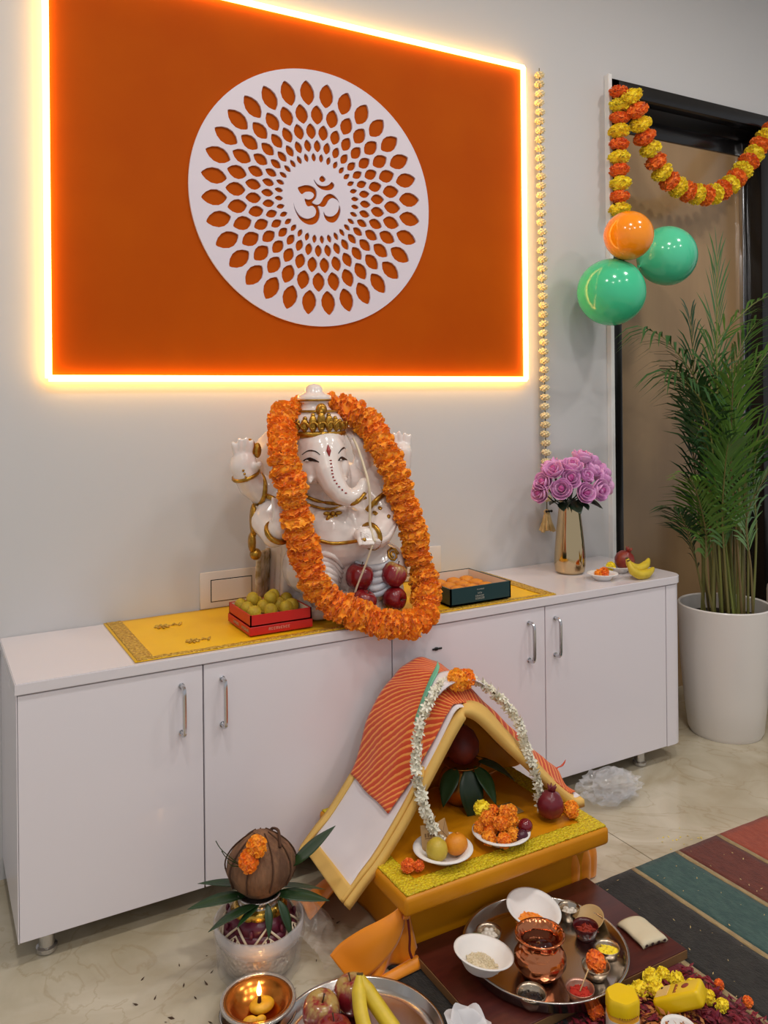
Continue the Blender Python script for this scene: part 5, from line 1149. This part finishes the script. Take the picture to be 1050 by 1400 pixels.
# ================================================================== jars, petals and scraps on the rug
M_cap = mat('yellow_plastic', (240, 200, 10), .35); M_lab = mat('jar_label', (240, 168, 30), .4); M_labp = mat('label_print', (150, 60, 40), .5); M_labw = mat('label_white', (232, 222, 206), .5)
t = thing('yellow_jar', 'yellow jar with a faceted yellow cap standing on the rug', 'jar', (1.425, 1.427, .009))
hexa = lambda a, r, z: r*(1+.045*math.cos(6*a))
MB().lathe([(0, 0), (.034, 0), (.037, .004), (.037, .050), (.033, .056), (0, .056)], 36, mod=hexa).build('jar_body', M_lab, t, local=True)
MB().lathe([(.0375, .010), (.0377, .044), (.0372, .044), (.0372, .010)], 36, close=True, mod=hexa).build('label_wrap', M_labw, t, local=True)
MB().lathe([(.033, .056), (.038, .057), (.038, .086), (.034, .092), (.0, .093)], 36, mod=hexa).build('cap', M_cap, t, local=True)
m = MB()
for k in range(7): a = -2.5+.18*k; m.ell((.0392*math.cos(a), .0392*math.sin(a), .030), (.0018, .0018, .004+.002*(k % 2)), 6, 5)
for k in range(9): a = -2.5+.14*k; m.ell((.0402*math.cos(a), .0402*math.sin(a), .0605), (.0012, .0012, .0016), 6, 5)
m.build('print', M_labp, t, True, local=True)
t = thing('yellow_carton', 'yellow carton with small brown print tipped over among the petals', 'carton', (1.592, 1.402, .045), (-.5, .12, .55))
MB().rbox(-.035, .035, -.060, .060, -.018, .022, .010, 3).build('carton', M_cap, t, local=True)
MB().rbox(-.024, .024, .020, .052, .0215, .0228, .0006, 1).build('label_patch', mat('pale_label', (224, 190, 120), .5), t, local=True)
m = MB()
for k in range(6): m.box(-.020+.007*k, -.0155+.007*k, -.002+.002*(k % 2), .006, .0218, .0226)
m.ell((.004, -.022, .022), (.012, .010, .0012), 12, 5); m.build('print', M_labp, t, True, local=True)
m = MB(); m.ell((.016, .040, .0228), (.006, .003, .0008), 10, 5); m.build('print', M_pkd, t, True, local=True)
tag(link('white_bowl', cup_me(.04, .03), M_paper, None, (1.520, 1.345, .0095)), 'small empty white bowl between the jar and the carton', 'bowl')
def scatter(name, M_, n, xr, yr, z, gs, asp, label, catg, seed, zj=.004):
    rn = random.Random(seed); m = MB()
    for i in range(n):
        x = rn.uniform(*xr) if not callable(xr) else xr(rn); y = rn.uniform(*yr)
        s_ = gs*rn.uniform(.6, 1.4); R_ = Euler((rn.uniform(-.6, .6), rn.uniform(-.6, .6), rn.uniform(0, 6))).to_matrix().to_4x4()
        m.add([(-s_*asp, 0, 0), (0, -s_*.6, .0), (s_*asp, 0, s_*.3), (0, s_*.6, 0), (0, 0, s_*.35)], [(0, 1, 4), (1, 2, 4), (2, 3, 4), (3, 0, 4)], Matrix.Translation((x, y, z+rn.uniform(0, zj))) @ R_)
    o = m.build(name, M_, None, False, recalc=False); recentre(o); return tag(o, label, catg, None, 'stuff')
M_rp = mat('red_petal', (138, 24, 34), .6, col2=(108, 14, 44), scale=30); M_bp = mat('brown_petal', (150, 70, 36), .6, col2=(196, 132, 60), scale=40)
scatter('red_petals', M_rp, 420, (1.50, 1.74), (1.25, 1.50), .010, .008, 1.4, 'heap of dark red rose petals on the wine rug stripe', 'petals', 3, .014)
scatter('mixed_petals', M_bp, 380, (1.42, 1.62), (1.34, 1.495), .010, .007, 1.2, 'brown and orange petal mix behind the yellow jar', 'petals', 4, .022)
scatter('purple_petals', M_rp, 160, (1.30, 1.46), (1.42, 1.52), .010, .007, 1.3, 'dark petals strewn along the board front edge', 'petals', 5, .010)
scatter('rug_scraps', mat('straw_scrap', (200, 176, 120), .7), 60, (1.72, 2.3), (1.35, 1.89), .0085, .0026, 1.4, 'tiny straw scraps scattered on the rug stripes', 'scraps', 6, .001)
scatter('floor_scraps', M_twig, 26, (.45, 1.05), (1.95, 2.2), .0008, .004, 2.0, 'tiny dark twig bits scattered on the marble floor', 'scraps', 8, .001)
scatter('floor_scraps', M_my, 16, (2.15, 2.3), (1.92, 2.02), .0008, .004, 1.2, 'tiny yellow petal bits on the marble beyond the rug', 'scraps', 9, .001)
G = 'yellow marigolds strewn by the carton'
for i, (x, y, z, r) in enumerate(((1.548, 1.490, .028, .022), (1.515, 1.492, .026, .020), (1.60, 1.500, .03, .024), (1.655, 1.468, .026, .020), (1.668, 1.43, .026, .020), (1.675, 1.39, .025, .018), (1.64, 1.50, .026, .019), (1.575, 1.462, .034, .02), (1.682, 1.355, .024, .017))):
    tag(link('marigold', MG[i % 3], M_my, None, (x, y, z), (i, i*1.7, 0), r), 'yellow marigold strewn on the petals around the yellow carton', 'marigold', G)
tag(link('marigold', MG[0], M_md, None, (1.402, 1.492, .028), (1, 1, 0), .021), 'orange marigold on the dark petals behind the yellow jar', 'marigold')
for i, (x, y) in enumerate(((1.752, 1.336), (1.74, 1.41))):
    tag(link('marigold', MG[i], M_md, None, (x, y, .020), (1, i, 0), .013), 'torn orange marigold bit on the cream rug line', 'marigold', 'torn marigold bits')
m = MB(); m.ell((1.500, 1.470, .034), (.015, .015, .014), 14, 10); tag(recentre(m.build('red_berry', mat('berry_red', (110, 10, 20), .15), None, True)), 'dark red berry among the petals behind the yellow jar', 'berry')

# clear plastic bag crumpled on the floor by the cabinet foot
M_bag = plastic('bag_film', .2, (236, 236, 238), .08)
t = thing('plastic_bag', 'crumpled clear plastic bag on the floor at the cabinet foot', 'plastic bag', (2.235, 2.275, 0))
for k in range(2):
    bm = bmesh.new(); bmesh.ops.create_icosphere(bm, subdivisions=4, radius=1)
    for v in bm.verts:
        d = v.co.copy(); n_ = abs(noise.noise(d*1.7+Vector((k*5, 0, 0))))*.8+abs(noise.noise(d*4+Vector((0, k*3, 0))))*.7+abs(noise.noise(d*9))*.35
        r = 1-.55*n_; v.co = Vector((d.x*r*(.15-.03*k)+(-.03+.05*k), d.y*r*(.10-.01*k), .058-.010*k+d.z*r*(.066-.012*k)))
        v.co.z = max(.002, v.co.z)
    me = bpy.data.meshes.new('film'); bm.to_mesh(me); bm.free(); link('film', me, M_bag, t)
